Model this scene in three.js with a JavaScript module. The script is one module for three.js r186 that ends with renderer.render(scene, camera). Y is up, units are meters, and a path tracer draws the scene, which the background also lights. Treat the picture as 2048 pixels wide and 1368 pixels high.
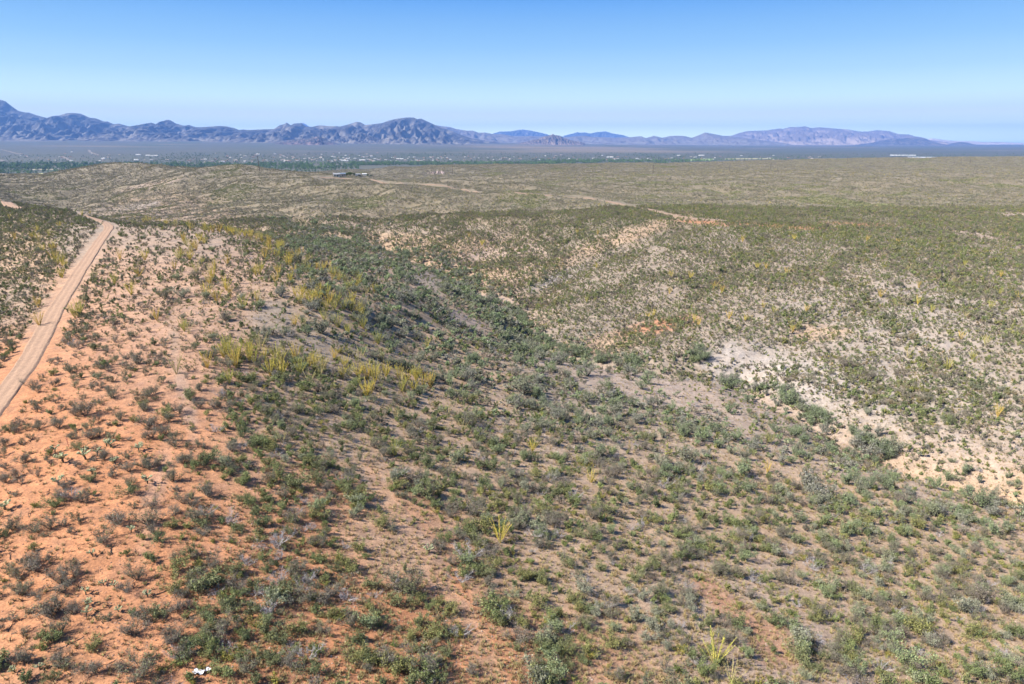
import * as THREE from 'three';
import { mergeGeometries } from 'three/addons/utils/BufferGeometryUtils.js';
import { ImprovedNoise } from 'three/addons/math/ImprovedNoise.js';

// ------------------------------------------------------------------ camera, sky, sun, exposure
const W = 2048, Hh = 1368, F = 1365, HORIZON = 283;
const CAM = 40;                                   // camera height above the datum
const TH = Math.atan((Hh / 2 - HORIZON) / F), CT = Math.cos(TH), ST = Math.sin(TH);
const scene = new THREE.Scene();
const camera = new THREE.PerspectiveCamera(2 * Math.atan(Hh / 2 / F) * 180 / Math.PI, W / Hh, 1, 150000);
camera.position.set(0, CAM, 0);
camera.rotation.set(-TH, 0, 0);
const renderer = new THREE.WebGLRenderer({ antialias: true });
renderer.toneMapping = THREE.LinearToneMapping;
const EXPOSURE = 2.36;
renderer.toneMappingExposure = EXPOSURE;
renderer.shadowMap.enabled = true;

const lin = c => c <= 0.04045 ? c / 12.92 : Math.pow((c + 0.055) / 1.055, 2.4);
const s2l = (r, g, b) => [lin(r / 255), lin(g / 255), lin(b / 255)];
const lerp = (a, b, t) => a + (b - a) * t;
const clamp = (x, a = 0, b = 1) => Math.min(b, Math.max(a, x));
const sstep = (a, b, x) => { const t = clamp((x - a) / (b - a)); return t * t * (3 - 2 * t); };

{ // clear sky: pale at the horizon, deeper blue with height
  const stops = [[-90, 0.5, 0.5, 0.5], [-1, 2.2, 2.95, 1.2], [0.6, 2.1, 2.8, 1.15], [1.5, 1.3, 1.8, 1.06], [2.3, 0.95, 1.32, 1.02], [3, 0.9, 1.16, 1.02], [5, 0.54, 0.83, 1.0], [7, 0.34, 0.64, 0.98], [10.3, 0.15, 0.42, 0.92],
    [16, 0.10, 0.30, 0.74], [30, 0.065, 0.21, 0.60], [60, 0.05, 0.16, 0.48], [90, 0.045, 0.14, 0.44]];
  const w = 256, h = 1024, data = new Float32Array(w * h * 4);
  for (let j = 0; j < h; j++) {
    const e = ((j + 0.5) / h - 0.5) * 180;
    let k = 0; while (k < stops.length - 2 && stops[k + 1][0] < e) k++;
    const a = stops[k], b = stops[k + 1], t = clamp((e - a[0]) / (b[0] - a[0]));
    for (let i = 0; i < w; i++) for (let c = 0; c < 4; c++) data[(j * w + i) * 4 + c] = c < 3 ? lerp(a[c + 1], b[c + 1], t) / EXPOSURE : 1;
  }
  const sky = new THREE.DataTexture(data, w, h, THREE.RGBAFormat, THREE.FloatType);
  sky.mapping = THREE.EquirectangularReflectionMapping; sky.magFilter = THREE.LinearFilter; sky.minFilter = THREE.LinearFilter; sky.needsUpdate = true;
  scene.background = sky; scene.environment = sky;
}
const sun = new THREE.DirectionalLight(new THREE.Color(1, 0.95, 0.87), 5);
sun.position.set(-72, 71, 25).multiplyScalar(5); sun.target.position.set(0, 0, -120); sun.position.add(sun.target.position);
sun.castShadow = true; sun.shadow.mapSize.set(4096, 4096);
Object.assign(sun.shadow.camera, { left: -300, right: 300, top: 300, bottom: -300, near: 1, far: 1200 });
scene.add(sun, sun.target);
scene.fog = new THREE.FogExp2(new THREE.Color().setRGB(0.21, 0.43, 1.0), 3.9e-5);

// ------------------------------------------------------------------ tools
function rng(seed) { let s = seed >>> 0; return () => { s = (s + 0x6D2B79F5) >>> 0; let t = s; t = Math.imul(t ^ (t >>> 15), t | 1); t ^= t + Math.imul(t ^ (t >>> 7), t | 61); return ((t ^ (t >>> 14)) >>> 0) / 4294967296; }; }
const PN = new ImprovedNoise();
const noise = (x, y, s = 0.37) => PN.noise(x + 1000.13, y + 1000.71, s * 7.31);
function fbm(x, y, o = 4, s = 0.37) { let a = 1, v = 0, n = 0; for (let i = 0; i < o; i++) { v += a * noise(x, y, s + i); n += a; a *= 0.5; x = x * 2.03 + 3.1; y = y * 2.03 - 1.7; } return v / n; }
function ridged(x, y, o = 4, s = 0.9) { let a = 1, v = 0, n = 0; for (let i = 0; i < o; i++) { v += a * (1 - 2 * Math.abs(noise(x, y, s + i))); n += a; a *= 0.5; x = x * 2.05 + 5.3; y = y * 2.05 + 2.9; } return v / n; }
const hash2 = (i, j, k = 0) => { let h = Math.imul(i, 374761393) ^ Math.imul(j, 668265263) ^ Math.imul(k + 11, 1274126177); h = Math.imul(h ^ (h >>> 13), 1274126177); return ((h ^ (h >>> 16)) >>> 0) / 4294967296; };
const zfOf = py => CT + (684 - py) / F * ST, dropTan = py => (ST - (684 - py) / F * CT) / zfOf(py);
const toPx = (x, y, z) => { // world point -> photograph pixel
  const dy = y - CAM, zf = -z, d = zf * CT - dy * ST, v = dy * CT + zf * ST; return [1024 + F * x / d, 684 - F * v / d, d];
};
const usedNames = {};
function numbered(n) { const k = usedNames[n] = (usedNames[n] ?? -1) + 1; return k ? n + '_' + String(k).padStart(3, '0') : n; }
function add(o, name, data, parent = scene) { o.name = parent === scene ? numbered(name) : name; Object.assign(o.userData, data); o.traverse(m => { if (m.isMesh) { m.castShadow = true; m.receiveShadow = true; } }); parent.add(o); return o; }
const mat = (c, o = {}) => new THREE.MeshStandardMaterial({ color: new THREE.Color().setRGB(...c), roughness: 0.95, metalness: 0, side: THREE.DoubleSide, ...o });

// ------------------------------------------------------------------ terrain heights: a smooth surface through surveyed points
const ctl = []; // [u, ln Z, drop]
const P = (px, py, drop) => { const Z = drop / dropTan(py); ctl.push([(px - 1024) / F / zfOf(py), Math.log(Z), drop]); };
const Hd = (px, Z, drop) => ctl.push([(px - 1024) / F / 1.0, Math.log(Z), drop]);
for (const [u, d] of [[-1.1, 37], [-0.5, 36.2], [0, 37], [0.5, 40], [1.1, 45]]) { ctl.push([u, Math.log(14), d]); ctl.push([u, Math.log(25), d + 0.4 + (u > 0 ? u * 2.5 : 0)]); }
for (const r of [
  [1368, [-500, 37], [0, 36], [400, 36.5], [800, 38], [1200, 41], [1600, 45], [2048, 49.5], [2600, 55]],
  [1200, [-400, 37], [0, 35.5], [400, 36], [800, 39], [1200, 43.5], [1600, 49], [2048, 55], [2500, 58]],
  [1000, [-300, 37], [0, 34.5], [300, 34.5], [600, 37], [900, 41.5], [1200, 47], [1500, 53], [1800, 59], [2048, 61.5], [2400, 60]],
  [870, [-250, 36.5], [0, 34], [300, 33.5], [450, 34.5], [700, 39], [1000, 46.5], [1300, 54], [1500, 58.5], [1700, 62], [1850, 61.3], [2048, 59], [2400, 55]],
  [760, [-200, 36], [50, 33], [250, 32.5], [420, 33], [600, 36.5], [800, 42.5], [1000, 50], [1200, 56.5], [1450, 60.8], [1600, 59.2], [1800, 57], [2048, 54], [2400, 49]],
  [680, [-200, 36], [120, 32.5], [300, 32], [450, 32.5], [600, 35], [800, 43], [1000, 54.5], [1100, 60], [1300, 58], [1500, 56.5], [1800, 54], [2048, 50.5], [2400, 45]],
  [600, [-200, 36.5], [60, 32.7], [170, 31.5], [350, 31], [500, 31.5], [650, 33.7], [800, 40], [950, 52], [1020, 58.8], [1150, 57], [1350, 54.6], [1600, 51.6], [1800, 49], [2048, 46.8], [2400, 43]],
  [540, [-150, 37], [60, 32.5], [190, 30.5], [400, 30], [550, 31.5], [680, 37], [800, 46], [885, 55], [1000, 54.5], [1100, 53.6], [1300, 50], [1500, 48], [1750, 45.5], [2048, 44]],
  [490, [-150, 38], [40, 32.3], [205, 30], [350, 29.5], [480, 30.5], [600, 37], [700, 46], [780, 52], [900, 50.5], [1080, 49.5], [1250, 45.3], [1450, 44], [1700, 42.8], [2048, 42]],
  [452, [-100, 39], [60, 31.8], [228, 30], [330, 29.8], [400, 30.2], [600, 45], [700, 48], [800, 46.5], [1000, 44.5], [1200, 41.5], [1380, 38.8], [1560, 40], [1750, 40.2], [2048, 39.8], [2400, 40]],
  [420, [-80, 41], [0, 32.6], [60, 31.6], [130, 31]], [402, [-80, 40], [0, 34]],
  [410, [300, 46], [500, 42.5], [700, 41], [900, 40.5], [1100, 39.5], [1290, 38.2]],
  [375, [300, 42.5], [500, 39.2], [700, 37.5], [900, 37.2]], [395, [1150, 38]], [440, [1400, 38.2]],
  [356, [640, 36.2], [500, 37]], [352, [700, 35.5], [760, 36.2]], [365, [800, 36.7]], [343, [520, 34.2]], [346, [260, 44], [380, 42]], [365, [100, 51], [200, 47]], [352, [0, 56], [-150, 60]],
  [385, [0, 49], [100, 51], [200, 49]],
]) for (const q of r.slice(1)) P(q[0], r[0], q[1]);
// hidden or far ground, by distance
for (const [px, Z, d] of [[400, 330, 47], [300, 350, 47.5], [480, 300, 42], [200, 420, 47], [100, 450, 49], [640, 1150, 72], [500, 1200, 74], [760, 1000, 57], [260, 1500, 96], [400, 1400, 90], [0, 1700, 100], [-200, 1600, 96],
  [850, 1000, 52.7], [1000, 1200, 54.5], [880, 1500, 62], [800, 1900, 66], [1000, 2100, 70], [1200, 2000, 62], [1000, 800, 46],
  [1300, 560, 45], [1300, 750, 44.6], [1300, 1200, 50.5], [1300, 1800, 56], [1600, 520, 42], [1600, 850, 45], [1600, 1500, 51.8], [1600, 2300, 58], [2000, 500, 40.4], [2000, 830, 43.7], [2000, 1500, 46.8], [2000, 2500, 56], [2500, 800, 43], [2500, 2000, 52],
  [0, 2600, 112], [400, 2400, 112], [800, 2700, 111], [1200, 2800, 110], [1600, 3300, 104], [2000, 3500, 98], [-300, 2600, 112], [2400, 3500, 98],
  [-300, 4500, 100], [0, 4500, 104], [500, 4500, 110], [1000, 4800, 112], [1500, 5000, 107], [2000, 5000, 102], [2400, 5000, 102],
  [-300, 7000, 52], [0, 7000, 60], [500, 7000, 76], [1000, 7500, 85], [1500, 9000, 96], [2000, 9000, 96], [2400, 9000, 96],
  [-300, 11000, -35], [0, 11000, -22], [500, 11000, 10], [1000, 12000, 52], [1500, 20000, 92], [2000, 20000, 92], [2400, 20000, 92],
  [-300, 20000, -160], [200, 20000, -150], [700, 20000, -60], [1000, 22000, 40], [0, 38000, -100], [700, 38000, -20], [1400, 38000, 75], [2100, 38000, 80]]) Hd(px, Z, d);
const TPS = (() => {
  const n = ctl.length, m = n + 3, A = Array.from({ length: m }, () => new Float64Array(m + 1));
  const K = (a, b) => { const r2 = (a[0] - b[0]) ** 2 + (a[1] - b[1]) ** 2; return r2 > 0 ? r2 * Math.log(r2) : 0; };
  for (let i = 0; i < n; i++) {
    for (let j = 0; j < n; j++) A[i][j] = K(ctl[i], ctl[j]) + (i === j ? 0.0015 : 0);
    A[i][n] = A[n][i] = 1; A[i][n + 1] = A[n + 1][i] = ctl[i][0]; A[i][n + 2] = A[n + 2][i] = ctl[i][1]; A[i][m] = ctl[i][2];
  }
  for (let c = 0; c < m; c++) {
    let p = c; for (let r = c + 1; r < m; r++) if (Math.abs(A[r][c]) > Math.abs(A[p][c])) p = r;
    [A[c], A[p]] = [A[p], A[c]];
    for (let r = c + 1; r < m; r++) { const f = A[r][c] / A[c][c]; if (f) for (let k = c; k <= m; k++) A[r][k] -= f * A[c][k]; }
  }
  const w = new Float64Array(m);
  for (let r = m - 1; r >= 0; r--) { let s = A[r][m]; for (let k = r + 1; k < m; k++) s -= A[r][k] * w[k]; w[r] = s / A[r][r]; }
  const U = Float64Array.from(ctl, c => c[0]), V = Float64Array.from(ctl, c => c[1]);
  return (u, v) => { let s = w[n] + w[n + 1] * u + w[n + 2] * v; for (let i = 0; i < n; i++) { const a = u - U[i], b = v - V[i], r2 = a * a + b * b; if (r2 > 0) s += w[i] * r2 * Math.log(r2); } return s; };
})();

// the ground sheet: a fan of rows that get longer with distance
const UMAX = 1.15, NU = 420, rowsZ = [];
for (let z = 11; z < 38000;) { rowsZ.push(z); z *= z < 420 ? 1.0078 : z < 3000 ? 1.0085 : z < 9000 ? 1.016 : 1.04; }
const NR = rowsZ.length, lnRow = rowsZ.map(Math.log);
const hGrid = new Float32Array(NR * (NU + 1));
for (let r = 0; r < NR; r++) for (let i = 0; i <= NU; i++) {
  const u = (i / NU * 2 - 1) * UMAX, Z = rowsZ[r], x = u * Z;
  let y = CAM - TPS(u, lnRow[r]);
  const hill = sstep(340, 500, Z) * (1 - sstep(2300, 2700, Z));
  y += 0.10 * fbm(x / 9, Z / 9, 4, 2.1) + 0.05 * fbm(x / 1.4, Z / 1.4, 2, 3.9) * (1 - sstep(60, 120, Z)) + 0.5 * fbm(x / 30, Z / 30, 2, 4.4) * sstep(60, 200, Z);
  if (hill > 0) y += hill * ((2.2 + 2.0 * sstep(350, 700, Z)) * 2.2 * (ridged(x / 110 + 0.35 * noise(x / 70, Z / 70), Z / 150, 4, 1.7) - 0.6) + 3.0 * fbm(x / 240, Z / 240, 2, 6.1) * sstep(500, 1000, Z));
  if (Z > 2600) y += sstep(2600, 5000, Z) * 5 * fbm(x / 900, Z / 900, 3, 9.2) * (1 + Z / 15000);
  hGrid[r * (NU + 1) + i] = y;
}
for (const [px, Z0, dh, rx, rz] of [[262, 1045, 17, 75, 70], [375, 960, 9, 70, 80], [470, 850, 6, 60, 60], [150, 620, -12, 130, 110], [330, 560, -7, 110, 70], [900, 900, -10, 130, 120], [1250, 640, -7, 90, 70], [1650, 620, -6, 200, 50], [1800, 760, 5, 240, 50], [1500, 1000, 6, 200, 90], [1150, 1150, 8, 160, 90], [800, 1500, 10, 170, 120]]) { // knolls and hollows
  const x0 = (px - 1024) / F * Z0;
  for (let r = 0; r < NR; r++) { const b = ((rowsZ[r] - Z0) / rz) ** 2; if (b > 9) continue; for (let i = 0; i <= NU; i++) { const a = (((i / NU * 2 - 1) * UMAX * rowsZ[r] - x0) / rx) ** 2; if (a < 9) hGrid[r * (NU + 1) + i] += dh * (0.5 * Math.exp(-a - b) + 0.5 * Math.max(0, 1 - Math.sqrt(a + b) / 1.5)); } }
}
function rowAt(Z) { let a = 0, b = NR - 1; while (b - a > 1) { const m = (a + b) >> 1; if (rowsZ[m] <= Z) a = m; else b = m; } return a; }
function ground(x, z) { // height of the sheet under a point
  const Z = clamp(-z, rowsZ[0], rowsZ[NR - 2]), r = rowAt(Z), t = (Z - rowsZ[r]) / (rowsZ[r + 1] - rowsZ[r]);
  const f = clamp((x / Z / UMAX + 1) / 2 * NU, 0, NU - 1e-4), i = Math.floor(f), s = f - i, g = (a, b) => hGrid[a * (NU + 1) + b];
  return lerp(lerp(g(r, i), g(r, i + 1), s), lerp(g(r + 1, i), g(r + 1, i + 1), s), t);
}
function hit(px, py, zmin = 20, zmax = 6000) { // the ground point seen at a photograph pixel
  const cx = (px - 1024) / F, cy = (684 - py) / F, dy = cy * CT - ST, dz = CT + cy * ST;
  let last = zmin;
  for (let Z = zmin; Z < zmax; Z *= 1.01) {
    const t = Z / dz; if (CAM + t * dy < ground(cx * t, -Z)) { let a = last, b = Z; for (let k = 0; k < 12; k++) { const m = (a + b) / 2, q = m / dz; if (CAM + q * dy < ground(cx * q, -m)) b = m; else a = m; } const q = b / dz; return new THREE.Vector3(cx * q, ground(cx * q, -b), -b); }
    last = Z;
  }
  return null;
}

// the wash and its side gullies, cut into the sheet
for (const [line, depth, wid] of [
  [[[760, 488], [820, 512], [880, 535], [930, 560], [968, 582], [1010, 612], [1045, 632], [1062, 662], [1085, 690], [1140, 706], [1210, 717], [1300, 726], [1400, 735], [1460, 745], [1540, 785], [1620, 825], [1700, 872], [1800, 915], [1920, 955], [2048, 990], [2180, 1030]], 3.2, 7.5],
  [[[1050, 630], [1075, 590], [1110, 560], [1160, 530], [1230, 500], [1310, 470], [1370, 450]], 3.2, 9],
  [[[1180, 705], [1230, 660], [1300, 620], [1400, 575], [1480, 540]], 1.8, 6], [[[1480, 745], [1560, 690], [1680, 630], [1800, 585], [1900, 560]], 2, 6], [[[1640, 830], [1760, 760], [1880, 700], [2040, 650]], 1.2, 6],
  [[[780, 495], [740, 460], [760, 430], [820, 408]], 3, 10], [[[930, 560], [960, 510], [1010, 470], [1080, 440]], 2.6, 9], [[[640, 470], [600, 440], [560, 415]], 3, 10], [[[1000, 690], [900, 650], [820, 640]], 1.2, 5], [[[1300, 870], [1180, 830], [1060, 800]], 1, 5], [[[1560, 960], [1400, 930], [1240, 920]], 1, 5]]) {
  const pts = line.map(q => hit(...q)).filter(Boolean), fine = new THREE.CatmullRomCurve3(pts).getSpacedPoints(140), bin = new Map(), S = 30;
  for (const q of fine) for (let a = -1; a <= 1; a++) for (let b = -1; b <= 1; b++) { const k = (Math.floor(q.x / S) + a) + ',' + (Math.floor(q.z / S) + b); if (!bin.has(k)) bin.set(k, []); bin.get(k).push(q); }
  for (let r = rowAt(70); r < rowAt(900); r++) for (let i = 0; i <= NU; i++) {
    const Z = rowsZ[r], x = (i / NU * 2 - 1) * UMAX * Z, l = bin.get(Math.floor(x / S) + ',' + Math.floor(-Z / S)); if (!l) continue;
    let d2 = 1e9; for (const q of l) d2 = Math.min(d2, (q.x - x) ** 2 + (q.z + Z) ** 2); const e = Math.sqrt(d2) / wid + 0.35 * noise(x / 9, Z / 9, 4); hGrid[r * (NU + 1) + i] -= depth * Math.exp(-Math.pow(Math.max(0, e), 1.6));
  }
}

// ------------------------------------------------------------------ soils and plant cover, surveyed patch by patch
// soil patches: [px, py, rx, ry, turn in degrees, linear colour, strength, plant cover factor]
const RED = s2l(208, 141, 95), ORANGE = s2l(204, 134, 88), TAN = s2l(198, 166, 135), PALE = s2l(171, 153, 134), WHITE = s2l(192, 179, 168), PINK = s2l(188, 164, 145), GREY = s2l(148, 136, 115), OLIVE = s2l(144, 131, 106), ROADC = s2l(202, 164, 134);
const WARM = s2l(197, 158, 130), TRAILC = s2l(214, 166, 128);
const patches = [
  [120, 1150, 330, 420, 0, RED, 1, 1], [200, 850, 250, 220, 0, RED, 1, 1], [60, 1000, 250, 300, 0, RED, 1, 1], [300, 700, 180, 120, 0, WARM, 1.1, 1], [330, 560, 170, 130, 0, WARM, 0.9, 1], [340, 470, 130, 45, 5, PALE, 1, 0.75],
  [600, 1230, 330, 260, 0, ORANGE, 0.85, 1], [760, 1330, 300, 120, 0, ORANGE, 0.6, 1], [1000, 1330, 280, 110, 0, ORANGE, 0.25, 1], [1560, 1290, 260, 130, 25, PINK, 0.5, 1],
  [755, 1090, 85, 60, 25, TAN, 1, 0.12], [745, 950, 22, 60, -20, TAN, 1, 0.2], [795, 1030, 14, 75, -28, TAN, 1, 0.3], [850, 1115, 26, 75, -34, PINK, 1, 0.08], [912, 1195, 26, 75, -34, RED, 1, 0.08], [965, 1285, 30, 80, -28, RED, 1, 0.1], [690, 905, 40, 30, 30, TAN, 0.8, 0.3], [1010, 1360, 40, 50, -20, RED, 1, 0.3], [350, 690, 9, 60, -6, PALE, 0.9, 0.2], [372, 800, 14, 80, -10, PINK, 0.9, 0.35], [310, 1000, 20, 120, 12, PINK, 0.7, 0.4],
  [1460, 1215, 22, 90, -50, RED, 0.9, 0.15], [1540, 1285, 40, 60, -50, RED, 0.6, 0.35],
  [640, 700, 130, 40, 25, PALE, 0.5, 0.6], [540, 630, 40, 30, 0, PALE, 0.8, 0.2],
  [1230, 760, 150, 25, 14, PINK, 1, 0.22], [1420, 800, 170, 28, 12, PINK, 1, 0.3], [1580, 850, 120, 26, 15, PINK, 0.35, 0.8], [1740, 950, 120, 24, 18, PINK, 0.35, 0.8], [1880, 1010, 110, 24, 18, PINK, 0.3, 0.9], [1530, 880, 90, 20, 15, PINK, 0.8, 0.4],
  [1000, 605, 60, 14, 15, PINK, 0.9, 0.4], [860, 560, 55, 16, 25, PALE, 0.9, 0.35], [930, 640, 40, 10, 20, PINK, 0.8, 0.4],
  [1530, 735, 110, 42, 12, WHITE, 0.4, 0.6], [1600, 770, 70, 30, 30, WHITE, 0.32, 0.65], [1460, 740, 50, 30, 0, WHITE, 0.35, 0.6], [1700, 780, 120, 50, 10, WHITE, 0.25, 0.9], [1800, 780, 200, 90, 0, WHITE, 0.16, 0.9], [1960, 860, 150, 90, 0, WHITE, 0.16, 0.9], [1800, 640, 260, 70, 0, WHITE, 0.16, 1],
  [1310, 655, 80, 13, -12, ORANGE, 0.35, 0.8], [1200, 690, 90, 18, -10, TAN, 0.8, 0.7], [1640, 665, 60, 14, 0, TAN, 0.7, 0.8],
  [1180, 500, 130, 14, -24, TAN, 0.3, 0.85], [1310, 455, 90, 11, -22, TAN, 0.5, 0.7], [1100, 560, 60, 12, -20, WHITE, 0.4, 0.8], [1000, 505, 80, 10, -10, PINK, 0.6, 0.7],
  [1400, 444, 50, 4, 5, RED, 0.6, 0.5], [1560, 452, 110, 4, 4, RED, 0.3, 0.8], [1720, 449, 70, 3, 2, ORANGE, 0.35, 0.7], [1960, 470, 110, 12, 3, PINK, 0.6, 0.8], [2020, 430, 60, 4, 4, PINK, 1, 0.3],
  [280, 412, 50, 6, -10, WHITE, 0.3, 0.8], [300, 370, 60, 6, -12, PINK, 0.35, 0.8], [840, 455, 160, 12, 3, PALE, 0.5, 0.8], [170, 470, 60, 40, -40, PALE, 0.8, 0.8], [40, 620, 70, 60, 0, PALE, 0.6, 0.9],
];
for (const p of patches) { const a = p[4] * Math.PI / 180; p.c = Math.cos(a); p.s = Math.sin(a); }
const inPatch = (p, px, py) => { const dx = px - p[0], dy = py - p[1], a = (dx * p.c + dy * p.s) / p[2], b = (-dx * p.s + dy * p.c) / p[3]; return a * a + b * b; };
// plant belts: [px, py, rx, ry, turn, belt, strength]
const belts = [
  [100, 1100, 320, 420, 0, 'ridge', 1], [180, 830, 240, 230, 0, 'ridge', 1], [320, 560, 170, 150, 0, 'upper', 1], [330, 470, 150, 50, 0, 'upper', 1],
  [540, 1250, 190, 210, 0, 'thicket', 1.1], [430, 1090, 120, 60, 20, 'thicket', 1.3], [580, 810, 110, 60, 15, 'thicket', 1.1], [630, 980, 90, 90, 0, 'thicket', 1], [850, 1330, 160, 80, 0, 'thicket', 0.9],
  [900, 1100, 420, 260, 10, 'slope', 1], [1250, 1080, 420, 260, 10, 'slope', 1], [700, 860, 260, 120, 30, 'slope', 0.9], [560, 700, 200, 90, 30, 'slope', 0.7],
  [1600, 1230, 420, 170, 0, 'lower', 1], [1900, 1150, 300, 260, 0, 'lower', 1], [1250, 1330, 300, 90, 0, 'lower', 0.8],
  [820, 600, 210, 75, 36, 'grove', 1.2], [700, 520, 160, 40, 30, 'grove', 1.1], [1000, 740, 330, 90, 20, 'grove', 1], [1350, 860, 330, 90, 17, 'grove', 1], [1800, 960, 330, 60, 17, 'grove', 1],
  [1010, 640, 60, 26, 50, 'wash', 2], [950, 580, 80, 22, 38, 'wash', 2], [1130, 705, 110, 20, 12, 'wash', 2], [1260, 728, 70, 14, 5, 'wash', 1.6], [1560, 800, 110, 24, 22, 'wash', 1.7], [1690, 870, 100, 24, 25, 'wash', 1.6], [1400, 715, 60, 14, 0, 'wash', 1.2],
  [1600, 620, 520, 150, 0, 'scree', 1.1], [1850, 780, 280, 130, 0, 'scree', 1.2], [1250, 590, 220, 80, -15, 'scree', 0.9],
  [700, 430, 480, 70, 5, 'hill', 1], [1150, 470, 220, 60, -15, 'hill', 0.8], [1700, 400, 500, 60, 0, 'hill', 0.9], [300, 390, 320, 45, 0, 'hill', 1],
  [90, 520, 130, 140, 0, 'verge', 1.2], [40, 650, 80, 90, 0, 'verge', 1.2], [100, 440, 130, 25, 0, 'verge', 1],
  [1530, 462, 110, 12, 2, 'green', 1.5], [1780, 485, 190, 9, 6, 'green', 1.5], [1640, 380, 200, 8, 3, 'green', 1.1], [1450, 432, 130, 8, 9, 'green', 1.2], [1350, 375, 140, 8, 6, 'green', 1.1],
];
for (const p of belts) { const a = p[4] * Math.PI / 180; p.c = Math.cos(a); p.s = Math.sin(a); }
// kinds: a grey acacia, c creosote, m mesquite, s saltbush, b bursage, g turpentine bush, d dead shrub
const MIX = {
  ridge: [0.23, { a: 0.64, b: 0.24, c: 0.1, g: 0.02 }], upper: [0.24, { a: 0.26, b: 0.5, c: 0.24 }], thicket: [0.68, { c: 0.52, a: 0.22, d: 0.1, g: 0.16 }],
  slope: [0.52, { c: 0.4, a: 0.17, b: 0.2, g: 0.15, s: 0.05, d: 0.03 }], lower: [0.43, { a: 0.26, s: 0.13, c: 0.27, g: 0.16, d: 0.05, b: 0.13 }], grove: [0.32, { m: 0.46, a: 0.22, c: 0.22, b: 0.1 }],
  wash: [0.45, { m: 0.55, c: 0.45 }], scree: [1.0, { b: 0.5, c: 0.28, a: 0.15, g: 0.07 }], hill: [0.8, { b: 0.4, c: 0.3, a: 0.22, g: 0.08 }], verge: [0.6, { b: 0.4, c: 0.3, a: 0.3 }], green: [0.9, { c: 0.7, g: 0.3 }],
};
const BELTS = Object.keys(MIX);
const trail = [[735, 925, 7], [768, 985, 8], [800, 1040, 9], [832, 1092, 10], [868, 1140, 10], [905, 1192, 11], [938, 1240, 12], [962, 1292, 13], [985, 1340, 15], [1000, 1400, 16]];
function onTrail(px, py) { if (py < 915 || py > 1410 || px < 700 || px > 1040) return 0; for (let i = 0; i < trail.length - 1; i++) { const [ax, ay, w] = trail[i], [bx, by] = trail[i + 1], t = clamp(((px - ax) * (bx - ax) + (py - ay) * (by - ay)) / ((bx - ax) ** 2 + (by - ay) ** 2)), d = Math.hypot(px - lerp(ax, bx, t), py - lerp(ay, by, t)); if (d < w * 2.2) return 1 - sstep(w * 1.2, w * 2.2, d); } return 0; }
function survey(px, py, x, z) { // soil colour, cover factor and belt at a ground point
  const wx = px + 30 * fbm(x / 6, z / 6, 2, 3.3) + 40 * fbm(x / 22, z / 22, 2, 6.6), wy = py + 14 * fbm(x / 6 + 9, z / 6, 2, 5.3) + 12 * fbm(x / 22, z / 22, 2, 8.6), gn = fbm(x / 5, z / 5, 3, 15.5);
  let col, sum = 0.35; const hb = 1 - sstep(400, 520, wy), gb = 1 - sstep(340, 380, wy), pb = sstep(950, 1150, wx) * (1 - sstep(760, 1000, wy)), base = [0, 1, 2].map(c => lerp(lerp(lerp(TAN[c], PALE[c], pb), OLIVE[c], hb), GREY[c], gb));
  col = [base[0] * sum, base[1] * sum, base[2] * sum]; let cover = 1;
  for (const p of patches) {
    const small = p[2] * p[3] < 6000, q = small ? inPatch(p, lerp(px, wx, 0.25), lerp(py, wy, 0.25)) : inPatch(p, wx, wy); if (q > 3) continue;
    const w = p[6] * Math.exp(-q * q * 0.9) * (p[2] * p[3] < 12000 ? 2.4 * clamp(0.75 + 1.2 * gn, 0.1, 1.6) : 1.2); sum += w; for (let c = 0; c < 3; c++) col[c] += p[5][c] * w;
    if (p[7] < 1) cover *= lerp(1, p[7], Math.exp(-q * q * (small ? 0.5 : 1.2)));
  }
  for (let c = 0; c < 3; c++) col[c] /= sum;
  const tr = onTrail(px + 5 * noise(x, z, 2), py); if (tr) { cover *= 1 - 0.97 * tr; col = col.map((v, c) => lerp(v, TRAILC[c], tr * 0.85)); }
  return [col, cover, wx, wy];
}
function beltAt(wx, wy, pick) {
  let tot = 0.12; const ws = {}; ws[wy < 440 ? 'hill' : wx > 1100 && wy < 850 ? 'scree' : 'slope'] = 0.12;
  for (const p of belts) { const q = inPatch(p, wx, wy); if (q > 4) continue; const w = p[6] ** 2 * Math.exp(-q * q * 0.8); ws[p[5]] = (ws[p[5]] || 0) + w; tot += w; }
  let r = pick * tot; for (const k in ws) { r -= ws[k]; if (r <= 0) return k; } return 'slope';
}

// ------------------------------------------------------------------ ground mesh
function canvasNoise(size, f, srgb = true) {
  const d = new Uint8Array(size * size * 4);
  for (let y = 0; y < size; y++) for (let x = 0; x < size; x++) { const c = f(x, y, size), k = (y * size + x) * 4; d[k] = clamp(c[0]) * 255; d[k + 1] = clamp(c[1]) * 255; d[k + 2] = clamp(c[2]) * 255; d[k + 3] = 255; }
  const t = new THREE.DataTexture(d, size, size, THREE.RGBAFormat); t.wrapS = t.wrapT = THREE.RepeatWrapping; t.magFilter = THREE.LinearFilter; t.minFilter = THREE.LinearMipmapLinearFilter; t.generateMipmaps = true;
  if (srgb) t.colorSpace = THREE.SRGBColorSpace; t.needsUpdate = true; return t;
}
const tileNoise = (x, y, n, s) => { // wraps at n cells
  const xi = Math.floor(x), yi = Math.floor(y), fx = x - xi, fy = y - yi, a = fx * fx * (3 - 2 * fx), b = fy * fy * (3 - 2 * fy), g = (i, j) => hash2(((i % n) + n) % n, ((j % n) + n) % n, s);
  return lerp(lerp(g(xi, yi), g(xi + 1, yi), a), lerp(g(xi, yi + 1), g(xi + 1, yi + 1), a), b);
};
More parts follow.
